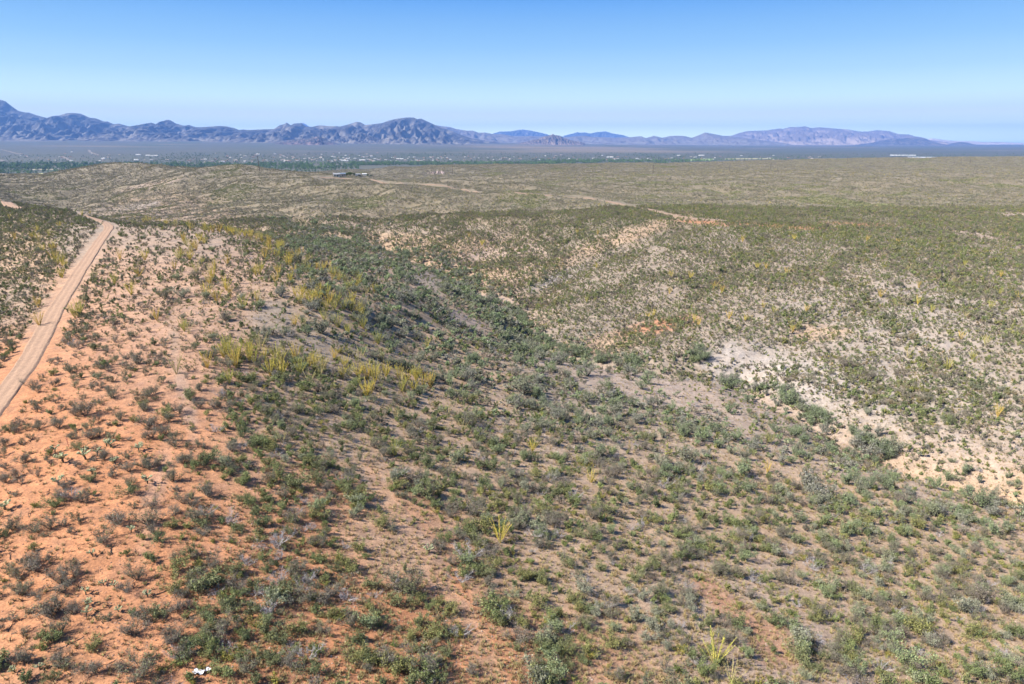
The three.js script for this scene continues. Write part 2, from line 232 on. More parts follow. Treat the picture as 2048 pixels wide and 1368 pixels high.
const soilTex = canvasNoise(1024, (x, y, S) => {
  const u = x / S, v = y / S;
  let k = 0.80 + 0.10 * (tileNoise(u * 6, v * 6, 6, 1) - 0.5) + 0.12 * (tileNoise(u * 23, v * 23, 23, 2) - 0.5) + 0.2 * (tileNoise(u * 90, v * 90, 90, 3) - 0.5) + 0.16 * (hash2(x, y, 4) - 0.5);
  const peb = tileNoise(u * 200, v * 200, 200, 5); if (peb > 0.87) k += 0.16; else if (peb < 0.1) k -= 0.2;
  const w = 0.02 * (tileNoise(u * 12, v * 12, 12, 8) - 0.5);
  return [k + w, k, k - w];
});
{
  const pos = new Float32Array(NR * (NU + 1) * 3), col = new Float32Array(NR * (NU + 1) * 3), uv = new Float32Array(NR * (NU + 1) * 2), idx = [];
  const GREEN = [0.065, 0.085, 0.04], BROWNGREEN = [0.135, 0.125, 0.078], PLAIN = [0.092, 0.094, 0.066], PLAINTAN = [0.3, 0.22, 0.145];
  for (let r = 0; r < NR; r++) for (let i = 0; i <= NU; i++) {
    const k = r * (NU + 1) + i, Z = rowsZ[r], u = (i / NU * 2 - 1) * UMAX, x = u * Z, y = hGrid[k];
    pos.set([x, y, -Z], k * 3); uv.set([x / 11, -Z / 11], k * 2);
    const [px, py] = toPx(x, y, -Z); let c;
    if (Z < 2500) {
      c = survey(px, py, x, -Z)[0].slice();
      const n = 1 + 0.16 * fbm(x / 4, Z / 4, 3, 7.7) + 0.12 * fbm(x / 25, Z / 25, 2, 8.8); for (let q = 0; q < 3; q++) c[q] *= n;
      const litter = sstep(0.05, 0.5, fbm(x / 2.3, Z / 2.3, 2, 12.2)); c[0] *= 1 - 0.14 * litter; c[1] *= 1 - 0.1 * litter;
      const far = sstep(800, 1500, Z) * 0.5; for (let q = 0; q < 3; q++) c[q] = lerp(c[q], BROWNGREEN[q], far * (0.7 + 0.6 * noise(x / 60, Z / 60, 2)));
    } else c = GREEN.slice();
    const f = sstep(2300, 2700, Z);
    if (f > 0) {
      const n1 = clamp(0.5 + 1.1 * fbm(x / 700, Z / 1500, 4, 3.1)), n2 = sstep(0.08, 0.4, fbm(x / 2200, Z / 900, 4, 5.7) + 0.3 * Math.exp(-(((u - 0.08) / 0.22) ** 2)) - 0.06) * sstep(5800, 7500, Z) * (1 - sstep(11000, 15000, Z) * 0.6);
      const g = sstep(3300, 6000, Z); const pc = [0, 1, 2].map(q => lerp(lerp(lerp(GREEN[q], BROWNGREEN[q], n1), PLAIN[q], g * n1), PLAINTAN[q], n2 * 0.8));
      c = [0, 1, 2].map(q => lerp(c[q], pc[q], f));
    }
    col.set(c, k * 3);
    if (r < NR - 1 && i < NU) idx.push(k, k + 1, k + NU + 2, k, k + NU + 2, k + NU + 1);
  }
  const g = new THREE.BufferGeometry(); g.setAttribute('position', new THREE.BufferAttribute(pos, 3)); g.setAttribute('color', new THREE.BufferAttribute(col, 3)); g.setAttribute('uv', new THREE.BufferAttribute(uv, 2)); g.setIndex(idx); g.computeVertexNormals();
  add(new THREE.Mesh(g, new THREE.MeshStandardMaterial({ vertexColors: true, map: soilTex, bumpMap: soilTex, bumpScale: 0.05, roughness: 1, side: THREE.DoubleSide })), 'ground', { kind: 'structure', label: 'red and tan desert soil of ridges, slopes and the far river plain', category: 'ground' });
}

// ------------------------------------------------------------------ roads
const roadTex = canvasNoise(512, (x, y, S) => {
  const u = x / S, v = y / S, tr = Math.exp(-(((u - 0.3) / 0.09) ** 2)) + Math.exp(-(((u - 0.7) / 0.09) ** 2));
  let k = 0.80 + 0.07 * tr + 0.10 * (tileNoise(u * 8, v * 24, 24, 1) - 0.5) + 0.14 * (tileNoise(u * 60, v * 100, 100, 2) - 0.5) + 0.12 * (hash2(x, y, 3) - 0.5); const peb = hash2(x >> 1, y >> 1, 9); if (peb > 0.97) k += 0.15; if (peb < 0.02) k -= 0.2;
  return [k, k, k];
});
function road(pxs, width0, name, label, color, lift = 0.16, world, taper = 1) {
  const pts = (world || pxs.map(p => hit(...p))).filter(Boolean), cv = new THREE.CatmullRomCurve3(pts), L = cv.getLength(), n = Math.max(20, Math.round(L / Math.max(0.8, width0 * 0.25)));
  const pos = [], uv = [], idx = [], sect = [[-0.62, -0.5], [-0.52, -0.02], [-0.46, 0.1], [-0.4, 0.0], [-0.2, -0.03], [0, 0.04], [0.2, -0.03], [0.4, 0.0], [0.46, 0.1], [0.52, -0.02], [0.62, -0.5]], m = sect.length;
  for (let i = 0; i <= n; i++) {
    const width = world ? width0 : width0 * lerp(1, taper, i / n), p = cv.getPointAt(i / n), t = cv.getTangentAt(i / n), sx = -t.z, sz = t.x, l = Math.hypot(sx, sz);
    for (const [a, h] of sect) { const o = a * width * (1 + 0.1 * noise(i / n * L / 7, a * 3, 5)), x = p.x + sx / l * o, z = p.z + sz / l * o; pos.push(x, ground(x, z) + lift + h * (width > 4 ? 1 : 0.6) * (0.6 + 0.6 * hash2(i >> 1, Math.round(a * 50), 3)), z); uv.push(a + 0.5, i / n * L / 14); }
    if (i < n) for (let j = 0; j < m - 1; j++) { const k = i * m + j; idx.push(k, k + 1, k + m + 1, k, k + m + 1, k + m); }
  }
  const g = new THREE.BufferGeometry(); g.setAttribute('position', new THREE.Float32BufferAttribute(pos, 3)); g.setAttribute('uv', new THREE.Float32BufferAttribute(uv, 2)); g.setIndex(idx); g.computeVertexNormals();
  add(new THREE.Mesh(g, new THREE.MeshStandardMaterial({ map: roadTex, bumpMap: roadTex, bumpScale: 0.06, roughness: 1, color: new THREE.Color().setRGB(...color.map(v => v * 0.8)), side: THREE.DoubleSide })), name, { kind: 'structure', label, category: 'road' });
  return cv;
}
const roadCurve = road([[-130, 960], [-60, 880], [0, 800], [45, 740], [80, 680], [112, 620], [140, 575], [165, 535], [188, 500], [205, 475], [218, 456], [212, 447], [192, 438], [168, 430], [140, 421]], 3.1, 'dirt_road', 'graded dirt road running along the red ridge and curving away', ROADC, 0.16, undefined, 0.62);
const roadCurves = [roadCurve,
  road([[-40, 388], [0, 402], [20, 411], [45, 418]], 4.5, 'dirt_road', 'short stretch of dirt road beyond the knoll', ROADC, 0.2),
  road([[1440, 441], [1400, 439], [1360, 434], [1300, 420], [1230, 406], [1150, 396], [1040, 386], [900, 375], [800, 366], [700, 358.5], [640, 354.5]], 3.4, 'dirt_road', 'dirt road along the crest of the middle hill to the homestead', s2l(186, 156, 130), 0.2)];
function nearRoad(x, z, d) { for (const c of roadPts) if ((c.x - x) ** 2 + (c.z - z) ** 2 < d * d) return true; return false; }
const roadPts = roadCurves.flatMap(c => c.getSpacedPoints(Math.round(c.getLength() / 2)));
const roadGrid = new Set(); for (const p of roadPts) for (let a = -1; a <= 1; a++) for (let b = -1; b <= 1; b++) roadGrid.add(Math.floor(p.x / 3 + a) + ',' + Math.floor(p.z / 3 + b));
const onRoad = (x, z) => roadGrid.has(Math.floor(x / 3) + ',' + Math.floor(z / 3)) && nearRoad(x, z, 3.3);

// ------------------------------------------------------------------ mountain ranges behind the river plain
function range(name, label, sky, Zc, front, back, foot, colors, seed, nCol, rough) {
  const x0 = sky[0][0], x1 = sky[sky.length - 1][0], rows = 90, pos = [], col = [], idx = [];
  const crest = px => { let k = 0; while (k < sky.length - 2 && sky[k + 1][0] < px) k++; const a = sky[k], b = sky[k + 1], t = clamp((px - a[0]) / (b[0] - a[0])); return lerp(a[1], b[1], t); };
  for (let i = 0; i <= nCol; i++) {
    const px = lerp(x0, x1, i / nCol), cpy = crest(px), u = (px - 1024) / F / zfOf(cpy), edge = sstep(0, 0.04, i / nCol) * sstep(0, 0.04, 1 - i / nCol);
    const top = CAM - Zc * dropTan(cpy);
    for (let j = 0; j <= rows + 10; j++) {
      const v = j <= rows ? j / rows : 1 - (j - rows) / 10, Z = j <= rows ? lerp(Zc - front, Zc, v) : lerp(Zc, Zc + back, (j - rows) / 10), x = u * Zc * lerp(1, Z / Zc, 0.55);
      const base = Math.min(foot === null ? ground(x, -Math.min(Z, 36000)) - 20 : foot, top - 20);
      const s = front / 9, rc = r => (r - 0.6) * 2.4, spur = rc(ridged(x / s + 0.5 * noise(x / s * 0.6, v * 3, seed), v * 3 + seed, 4, seed)), small = rc(ridged(x / s * 2.7 + 0.4 * noise(x / s * 2, v * 8, seed), v * 9 + seed, 3, seed + 3));
      const m = 4 * v * (1 - v), vv = clamp(v + rough * 0.3 * spur * m);
      let y = base + (top - base) * (0.25 * vv + 0.75 * Math.pow(vv, 1.9)) * (j > rows ? v : 1);
      y += (top - base) * m * rough * (0.14 * small + 0.06 * rc(ridged(x / s * 6, v * 24, 3, seed + 7)));
      if (j < rows) { y += (top - base) * 0.1 * sstep(0.45, 0.8, v) * (1 - sstep(0.9, 1, v)) * rough * rc(ridged(x / s * 4, v * 7, 3, seed + 2)); y = Math.min(y, lerp(base, top, 0.1 + 0.9 * v)); }
      pos.push(x, lerp(base, y, lerp(edge, 1, v)), -Z);
      const rock = sstep(0, 0.3, small * 0.5 + spur * 0.3 + v * 0.9 - 0.3 + 0.9 * fbm(x / s * 2, v * 8, 4, seed + 5)), c = [0, 1, 2].map(q => lerp(colors[0][q], colors[1][q], rock) * (1 + 0.35 * fbm(x / s * 5, v * 24, 3, seed + 9)));
      col.push(...c);
      if (i < nCol && j < rows + 10) { const k = i * (rows + 11) + j; idx.push(k, k + rows + 11, k + rows + 12, k, k + rows + 12, k + 1); }
    }
  }
  const g = new THREE.BufferGeometry(); g.setAttribute('position', new THREE.Float32BufferAttribute(pos, 3)); g.setAttribute('color', new THREE.Float32BufferAttribute(col, 3)); g.setIndex(idx); g.computeVertexNormals();
  add(new THREE.Mesh(g, new THREE.MeshStandardMaterial({ vertexColors: true, roughness: 1, side: THREE.DoubleSide })), name, { kind: 'structure', label, category: 'mountain' });
}
const SLOPE = [0.15, 0.132, 0.11], ROCK = [0.042, 0.038, 0.036];
range('mountain_range', 'jagged purple brown mountain range across the river plain', [[-330, 225], [-240, 212], [-150, 206], [-80, 198], [-30, 195], [0, 199.5], [10, 202], [20, 210], [35, 221], [50, 225], [57, 225], [75, 231], [94, 236], [105, 232], [118, 231], [135, 226], [148, 226], [162, 227.5], [178, 235], [193, 237], [207, 243], [215, 243], [228, 248.5], [237, 247], [255, 252], [268, 254], [280, 249], [292, 247], [302, 245], [312, 248.5], [325, 246], [332, 239.5], [340, 240], [352, 247], [368, 251.5], [378, 250], [390, 254], [400, 254.5], [437, 252], [452, 252.5], [468, 256], [478, 260], [486, 259], [500, 260], [515, 259], [548, 258], [560, 250], [570, 248], [573, 245], [582, 250.5], [588, 247], [603, 246.5], [612, 253], [622, 254], [640, 250.5], [655, 252], [680, 253], [700, 248], [713, 243.5], [722, 245], [730, 250], [745, 248.5], [765, 246], [775, 242], [790, 238], [812, 235], [827, 235], [835, 238.5], [842, 237], [855, 243], [870, 250], [890, 257], [905, 263], [925, 271], [945, 277], [970, 281], [1000, 285]], 14500, 4200, 2500, null, [SLOPE, ROCK], 3.1, 620, 1);
range('foothill', 'dark conical foothill in front of the mountain range', [[520, 297], [548, 287], [575, 281], [600, 278], [622, 276.5], [634, 272.5], [641, 273.5], [655, 281], [680, 288], [705, 296]], 10200, 900, 700, null, [[0.2, 0.13, 0.11], ROCK], 6.3, 120, 0.6);
range('foothill', 'low rocky foothill below the highest peak', [[650, 283], [672, 276], [690, 272], [705, 270], [716, 266], [724, 264], [735, 269], [752, 275], [775, 283]], 11800, 900, 700, null, [SLOPE, ROCK], 2.3, 120, 0.9);
range('foothill', 'lone butte rising from the tan plain', [[1035, 287], [1060, 281], [1078, 277], [1090, 272], [1101, 270.5], [1105, 268], [1110, 270], [1120, 271.5], [1130, 276.5], [1145, 281], [1170, 286]], 13500, 900, 800, null, [[0.19, 0.14, 0.11], [0.07, 0.055, 0.05]], 8.8, 140, 0.7);
range('mountain_range', 'blue ridge behind the jagged range', [[820, 262], [860, 248], [880, 252], [900, 254], [912, 258], [935, 261.5], [945, 261], [957, 265.5], [970, 265], [985, 268], [1005, 268.5], [1030, 272.5], [1060, 272], [1090, 273], [1125, 275], [1165, 271.5], [1190, 274], [1230, 275], [1260, 274.5], [1282, 272.5], [1292, 276], [1308, 271.5], [1325, 275.5], [1340, 272], [1350, 271.5], [1368, 272], [1384, 275.5], [1400, 269.5], [1410, 265], [1420, 266.5], [1445, 271.5], [1463, 272], [1490, 276], [1530, 281], [1570, 286]], 20000, 4500, 3000, null, [SLOPE, [0.12, 0.1, 0.09]], 4.7, 300, 0.8);
range('mountain_range', 'long low mountain range beyond the tan plain', [[1430, 280], [1463, 271.5], [1475, 267], [1495, 262], [1515, 261.5], [1535, 260.5], [1552, 258], [1560, 256.5], [1565, 258], [1580, 254], [1596, 254], [1610, 252.5], [1622, 256], [1640, 254.5], [1670, 257], [1695, 259], [1720, 263], [1735, 263], [1755, 260], [1780, 262.5], [1795, 268], [1818, 269], [1825, 275], [1860, 281], [1900, 288]], 24500, 6500, 4000, null, [[0.26, 0.2, 0.16], [0.13, 0.1, 0.09]], 9.4, 380, 0.9);
range('foothill', 'dark flat topped ridge before the pale range', [[1700, 291], [1740, 286], [1765, 281], [1785, 276.5], [1800, 277.5], [1815, 275.5], [1835, 275.5], [1850, 277], [1868, 285], [1890, 290], [1910, 292]], 18500, 2200, 1500, null, [[0.12, 0.1, 0.085], ROCK], 1.3, 160, 0.6);
range('foothill', 'small dark hump on the far plain', [[1880, 292], [1895, 290], [1905, 286], [1920, 284], [1935, 285.3], [1948, 289], [1975, 291]], 18000, 1200, 900, null, [[0.12, 0.1, 0.085], ROCK], 5.3, 80, 0.5);
range('mountain_range', 'far pale tan hills at the edge of the plain', [[1830, 288], [1855, 279], [1862, 276.5], [1890, 280], [1910, 282], [1950, 282.5], [1960, 284], [2000, 284], [2048, 286], [2150, 284], [2300, 287], [2450, 286]], 26500, 5000, 3000, null, [[0.6, 0.48, 0.38], [0.34, 0.27, 0.22]], 7.1, 160, 0.5);
range('distant_peak', 'lone far peak behind the ridges', [[960, 280], [985, 267.5], [1000, 263], [1020, 263], [1035, 260], [1045, 259], [1060, 261], [1075, 264], [1092, 268], [1120, 278]], 33000, 4000, 2500, null, [SLOPE, ROCK], 2.9, 120, 0.9);
range('distant_peak', 'far jagged peaks beyond the butte', [[1110, 279], [1130, 271], [1155, 264.5], [1162, 265.5], [1170, 265], [1180, 267], [1195, 264], [1212, 263], [1225, 267], [1245, 270], [1262, 275], [1290, 281]], 33500, 4000, 2500, null, [SLOPE, ROCK], 3.9, 140, 1);
range('distant_peak', 'far crag showing over the jagged range', [[585, 270], [598, 250], [603, 246], [608, 246.5], [618, 253], [630, 256], [650, 253.5], [672, 252], [700, 256], [730, 266]], 32000, 4000, 2500, null, [SLOPE, ROCK], 1.9, 100, 1);

// ------------------------------------------------------------------ plants: shapes
class Build { // loose triangles with a tone each
  constructor() { this.p = []; this.c = []; }
  tri(a, b, c, k) { this.p.push(...a, ...b, ...c); for (let i = 0; i < 3; i++) this.c.push(k[0], k[1], k[2]); }
  rod(a, b, ra, rb, k, n = 3) { // tapered prism
    const d = [b[0] - a[0], b[1] - a[1], b[2] - a[2]], l = Math.hypot(...d) || 1, t = Math.abs(d[1] / l) > 0.9 ? [1, 0, 0] : [0, 1, 0];
    const s = [d[1] * t[2] - d[2] * t[1], d[2] * t[0] - d[0] * t[2], d[0] * t[1] - d[1] * t[0]], sl = Math.hypot(...s); for (let i = 0; i < 3; i++) s[i] /= sl;
    const q = [(d[1] * s[2] - d[2] * s[1]) / l, (d[2] * s[0] - d[0] * s[2]) / l, (d[0] * s[1] - d[1] * s[0]) / l], at = (o, r, j) => { const c = Math.cos(j / n * 6.2832) * r, e = Math.sin(j / n * 6.2832) * r; return [o[0] + s[0] * c + q[0] * e, o[1] + s[1] * c + q[1] * e, o[2] + s[2] * c + q[2] * e]; };
    for (let j = 0; j < n; j++) { const A = at(a, ra, j), B = at(a, ra, j + 1), C = at(b, rb, j + 1), D = at(b, rb, j); this.tri(A, B, C, k); this.tri(A, C, D, k); }
  }
  sliver(a, b, w, R, k) { const o = [(R() - 0.5), (R() - 0.5), (R() - 0.5)], l = Math.hypot(...o) || 1; this.tri([a[0] + o[0] / l * w, a[1] + o[1] / l * w, a[2] + o[2] / l * w], [a[0] - o[0] / l * w, a[1] - o[1] / l * w, a[2] - o[2] / l * w], b, k); }
  leaf(p, s, R, k, up = 0) {
    const v = () => { const a = R() * 6.2832, z = R() * 2 - 1, r = Math.sqrt(1 - z * z); return [r * Math.cos(a), z, r * Math.sin(a)]; }, a = v(), b = v();
    a[1] *= 1 + up; this.tri([p[0] + a[0] * s, p[1] + a[1] * s, p[2] + a[2] * s], [p[0] + b[0] * s * 0.8, p[1] + b[1] * s * 0.8, p[2] + b[2] * s * 0.8], [p[0] - (a[0] + b[0]) * s * 0.5, p[1] - (a[1] + b[1]) * s * 0.5, p[2] - (a[2] + b[2]) * s * 0.5], k);
  }
  geo() { const g = new THREE.BufferGeometry(); g.setAttribute('position', new THREE.Float32BufferAttribute(this.p, 3)); g.setAttribute('color', new THREE.Float32BufferAttribute(this.c, 3)); return g; }
}
// one woody shrub; o.lod 0 = near, 1 = middle, 2 = far
function shrub(seed, o, lod) {
  const R = rng(seed), wood = new Build(), leaf = new Build(), ends = [], q = lod === 0 ? 1 : lod === 1 ? 0.38 : 0.13;
  const wc = o.wood, tone = c => { const k = 0.62 + 0.76 * R(); return [c[0] * k, c[1] * k, c[2] * k]; };
  const stems = lod === 2 ? 3 : Math.max(3, Math.round(o.stems * (lod ? 0.7 : 1)));
  const lop = [1 + (R() - 0.5) * 0.5, 1 + (R() - 0.5) * 0.5];
  for (let s = 0; s < stems; s++) {
    const az = (s + R() * 0.9) / stems * 6.2832, lean = lerp(o.lean[0], o.lean[1], R()), L = o.h / Math.max(0.45, Math.cos(lean)) * lerp(0.62, 1, R()), dir = [Math.cos(az) * Math.sin(lean) * lop[0], Math.cos(lean), Math.sin(az) * Math.sin(lean) * lop[1]];
    let p = [dir[0] * 0.05, -0.06, dir[2] * 0.05], d = dir.slice(); const seg = lod === 2 ? 1 : 3;
    for (let i = 0; i < seg; i++) {
      const n = [0, 1, 2].map(c => p[c] + d[c] * L / seg * (lod === 2 ? 0.75 : 0.85)), r0 = o.r * (1 - i / seg * 0.7), r1 = o.r * (1 - (i + 1) / seg * 0.7);
      wood.rod(p, n, r0, r1, tone(wc));
      const kids = i === 0 ? Math.round(o.kids * 0.4) : o.kids;
      for (let k = 0; k < Math.max(1, Math.round(kids * (lod === 0 ? 1 : lod === 1 ? 0.6 : 1))); k++) {
        const t = 0.3 + 0.7 * R(), b = [0, 1, 2].map(c => lerp(p[c], n[c], t)), e = [d[0] + (R() - 0.5) * 1.7, d[1] + (R() - 0.35) * 1.2 + o.lift, d[2] + (R() - 0.5) * 1.7], el = Math.hypot(...e), len = L * lerp(0.22, 0.42, R()), z = [0, 1, 2].map(c => b[c] + e[c] / el * len);
        if (z[1] < 0.05) z[1] = 0.05 + 0.1 * R();
        if (lod === 0) wood.rod(b, z, r1 * 0.55, r1 * 0.2, tone(wc)); else if (lod === 1) wood.sliver(b, z, r1 * 0.8, R, tone(wc));
        ends.push([b, z]);
      }
      p = n; d = [d[0] + (R() - 0.5) * 0.5, d[1] + (R() - 0.3) * 0.35, d[2] + (R() - 0.5) * 0.5]; const dl = Math.hypot(...d); d = d.map(c => c / dl);
    }
  }
  const twigs = Math.round(o.twigs * q), leaves = Math.round(o.leaves * q), ls = o.leafSize * (lod === 0 ? 1 : lod === 1 ? 1.6 : 2.6), spread = o.spread;
  for (let i = 0; i < twigs; i++) {
    const [b, z] = ends[Math.floor(R() * ends.length)], t = 0.25 + 0.75 * R(), a = [0, 1, 2].map(c => lerp(b[c], z[c], t)), e = [R() - 0.5, R() - 0.28, R() - 0.5], l = Math.hypot(...e), len = o.h * lerp(0.14, 0.34, R()), c = [0, 1, 2].map(k => a[k] + e[k] / l * len); c[1] = Math.max(c[1], 0.04);
    wood.sliver(a, c, o.twigW * (lod === 0 ? 1 : lod === 1 ? 1.7 : 3), R, tone(o.twig)); if (R() < 0.6) ends.push([a, c]);
  }
  for (let i = 0; i < leaves; i++) {
    const [b, z] = ends[Math.floor(R() * ends.length)], t = 0.35 + 0.75 * R(), p = [0, 1, 2].map(c => lerp(b[c], z[c], t) + (R() + R() + R() - 1.5) * spread); p[1] = Math.max(p[1], 0.05);
    leaf.leaf(p, ls * (0.6 + 0.8 * R()), R, tone(R() < o.mixP ? o.leaf2 : o.leaf), 0.3);
  }
  return { wood, leaf };
}
const KIND = {
  a: { name: 'acacia_shrub', what: 'grey twiggy acacia shrub with dark stems', cat: 'shrub', h: 1.1, stems: 7, lean: [0.2, 0.98], r: 0.028, kids: 6, lift: 0.35, twigs: 950, twigW: 0.008, leaves: 1200, leafSize: 0.042, spread: 0.13, wood: [0.055, 0.042, 0.036], twig: [0.17, 0.14, 0.115], leaf: [0.155, 0.15, 0.085], leaf2: [0.21, 0.185, 0.145], mixP: 0.35, size: [0.8, 1.7], tints: [[1, 1, 1], [1.15, 1.05, 1.1], [0.85, 0.95, 0.8], [1.05, 1.1, 0.85]] },
  c: { name: 'creosote_bush', what: 'olive green creosote bush with fine leaves', cat: 'bush', h: 1.0, stems: 8, lean: [0.2, 1.0], r: 0.025, kids: 5, lift: 0.35, twigs: 200, twigW: 0.01, leaves: 1700, leafSize: 0.051, spread: 0.15, wood: [0.09, 0.08, 0.06], twig: [0.14, 0.13, 0.08], leaf: [0.14, 0.155, 0.055], leaf2: [0.21, 0.21, 0.095], mixP: 0.35, size: [0.75, 1.6], tints: [[1, 1, 1], [1.25, 1.15, 0.9], [0.8, 0.9, 0.85], [1.05, 1.15, 0.95]] },
  m: { name: 'mesquite_tree', what: 'grey green mesquite tree with a rounded crown', cat: 'tree', h: 1.7, stems: 5, lean: [0.15, 0.85], r: 0.075, kids: 6, lift: 0.3, twigs: 260, twigW: 0.012, leaves: 1600, leafSize: 0.07, spread: 0.24, wood: [0.055, 0.045, 0.04], twig: [0.15, 0.14, 0.13], leaf: [0.165, 0.175, 0.1], leaf2: [0.25, 0.245, 0.175], mixP: 0.35, size: [0.8, 1.6], tints: [[1, 1, 1], [1.1, 1.05, 1.25], [0.8, 0.95, 0.75], [0.95, 1.15, 0.85]] },
  s: { name: 'saltbush', what: 'pale blue green saltbush with soft rounded mounds', cat: 'bush', h: 1.15, stems: 8, lean: [0.15, 0.95], r: 0.025, kids: 5, lift: 0.45, twigs: 120, twigW: 0.01, leaves: 1900, leafSize: 0.05, spread: 0.16, wood: [0.1, 0.09, 0.07], twig: [0.2, 0.2, 0.16], leaf: [0.2, 0.215, 0.115], leaf2: [0.26, 0.27, 0.16], mixP: 0.4, size: [0.8, 1.6], tints: [[1, 1, 1], [0.9, 1, 0.8], [1.05, 1, 1.2]] },
  b: { name: 'bursage_shrub', what: 'low brownish bursage tuft', cat: 'shrub', h: 0.48, stems: 8, lean: [0.3, 1.2], r: 0.013, kids: 4, lift: 0.2, twigs: 200, twigW: 0.007, leaves: 420, leafSize: 0.046, spread: 0.09, wood: [0.1, 0.085, 0.07], twig: [0.2, 0.175, 0.14], leaf: [0.16, 0.15, 0.09], leaf2: [0.25, 0.21, 0.14], mixP: 0.4, size: [0.75, 1.7], tints: [[1, 1, 1], [1.2, 1.05, 0.85], [0.8, 0.95, 0.85], [1.1, 1.05, 1.15]] },
  g: { name: 'turpentine_bush', what: 'bright yellow green turpentine bush, dense and rounded', cat: 'bush', h: 0.66, stems: 9, lean: [0.15, 0.95], r: 0.014, kids: 4, lift: 0.5, twigs: 80, twigW: 0.007, leaves: 800, leafSize: 0.05, spread: 0.11, wood: [0.1, 0.09, 0.06], twig: [0.15, 0.15, 0.07], leaf: [0.15, 0.17, 0.035], leaf2: [0.26, 0.23, 0.055], mixP: 0.35, size: [0.7, 1.5], tints: [[1, 1, 1], [0.8, 0.95, 1], [1.2, 1.05, 0.9]] },
  d: { name: 'dead_shrub', what: 'leafless silver grey dead shrub', cat: 'shrub', h: 1.05, stems: 7, lean: [0.3, 1.2], r: 0.035, kids: 6, lift: 0.15, twigs: 520, twigW: 0.01, leaves: 0, leafSize: 0.05, spread: 0.1, wood: [0.32, 0.29, 0.28], twig: [0.33, 0.3, 0.3], leaf: [0.2, 0.2, 0.2], leaf2: [0.2, 0.2, 0.2], mixP: 0, size: [0.7, 1.4], tints: [[1, 1, 1], [0.75, 0.75, 0.8]] },
};
const TW = {"a": ["grey", "purplish grey", "olive grey", "khaki grey"], "c": ["olive green", "yellowish olive", "dark green", "fresh green"], "m": ["grey green", "silvery", "dark green", "leaf green"], "s": ["pale green", "sage green", "bluish green"], "b": ["brownish", "straw brown", "dull green", "greyish"], "g": ["yellow green", "bright green", "golden green"], "d": ["silver grey", "ash grey"]}, NN = {"a": "twiggy acacia shrub", "c": "creosote bush", "m": "mesquite tree", "s": "rounded saltbush", "b": "low bursage tuft", "g": "dense turpentine bush", "d": "leafless dead shrub"};
const woodMat = new THREE.MeshStandardMaterial({ vertexColors: true, roughness: 0.95, side: THREE.DoubleSide });
for (const k in KIND) {
  const o = KIND[k]; o.near = []; o.lod = [[], []];
  o.mats = o.tints.map(t => new THREE.MeshStandardMaterial({ vertexColors: true, roughness: 0.8, side: THREE.DoubleSide, color: new THREE.Color().setRGB(...t.map(v => v * 0.98)) }));
  for (let v = 0; v < 5; v++) { const s = shrub(k.charCodeAt(0) * 101 + v * 17, o, 0); o.near.push({ wood: s.wood.geo(), leaf: o.leaves ? s.leaf.geo() : null }); }
  for (let l = 1; l <= 2; l++) for (let v = 0; v < 4; v++) { const s = shrub(k.charCodeAt(0) * 131 + v * 29 + l, o, l); s.wood.p.push(...s.leaf.p); s.wood.c.push(...s.leaf.c); o.lod[l - 1].push(s.wood.geo()); }
}
const WHERE = { ridge: 'on the bare red ridge', upper: 'on the pale stony ridge top', thicket: 'in the thicket along the red ridge edge', slope: 'on the tan hillside below the ridge', lower: 'on the lower reddish slope', grove: 'on the valley side above the wash', wash: 'along the dark wash', scree: 'on the pale scree hillside', hill: 'on the middle hill', verge: 'on the far verge of the dirt road', green: 'in a green strip on the plateau' };

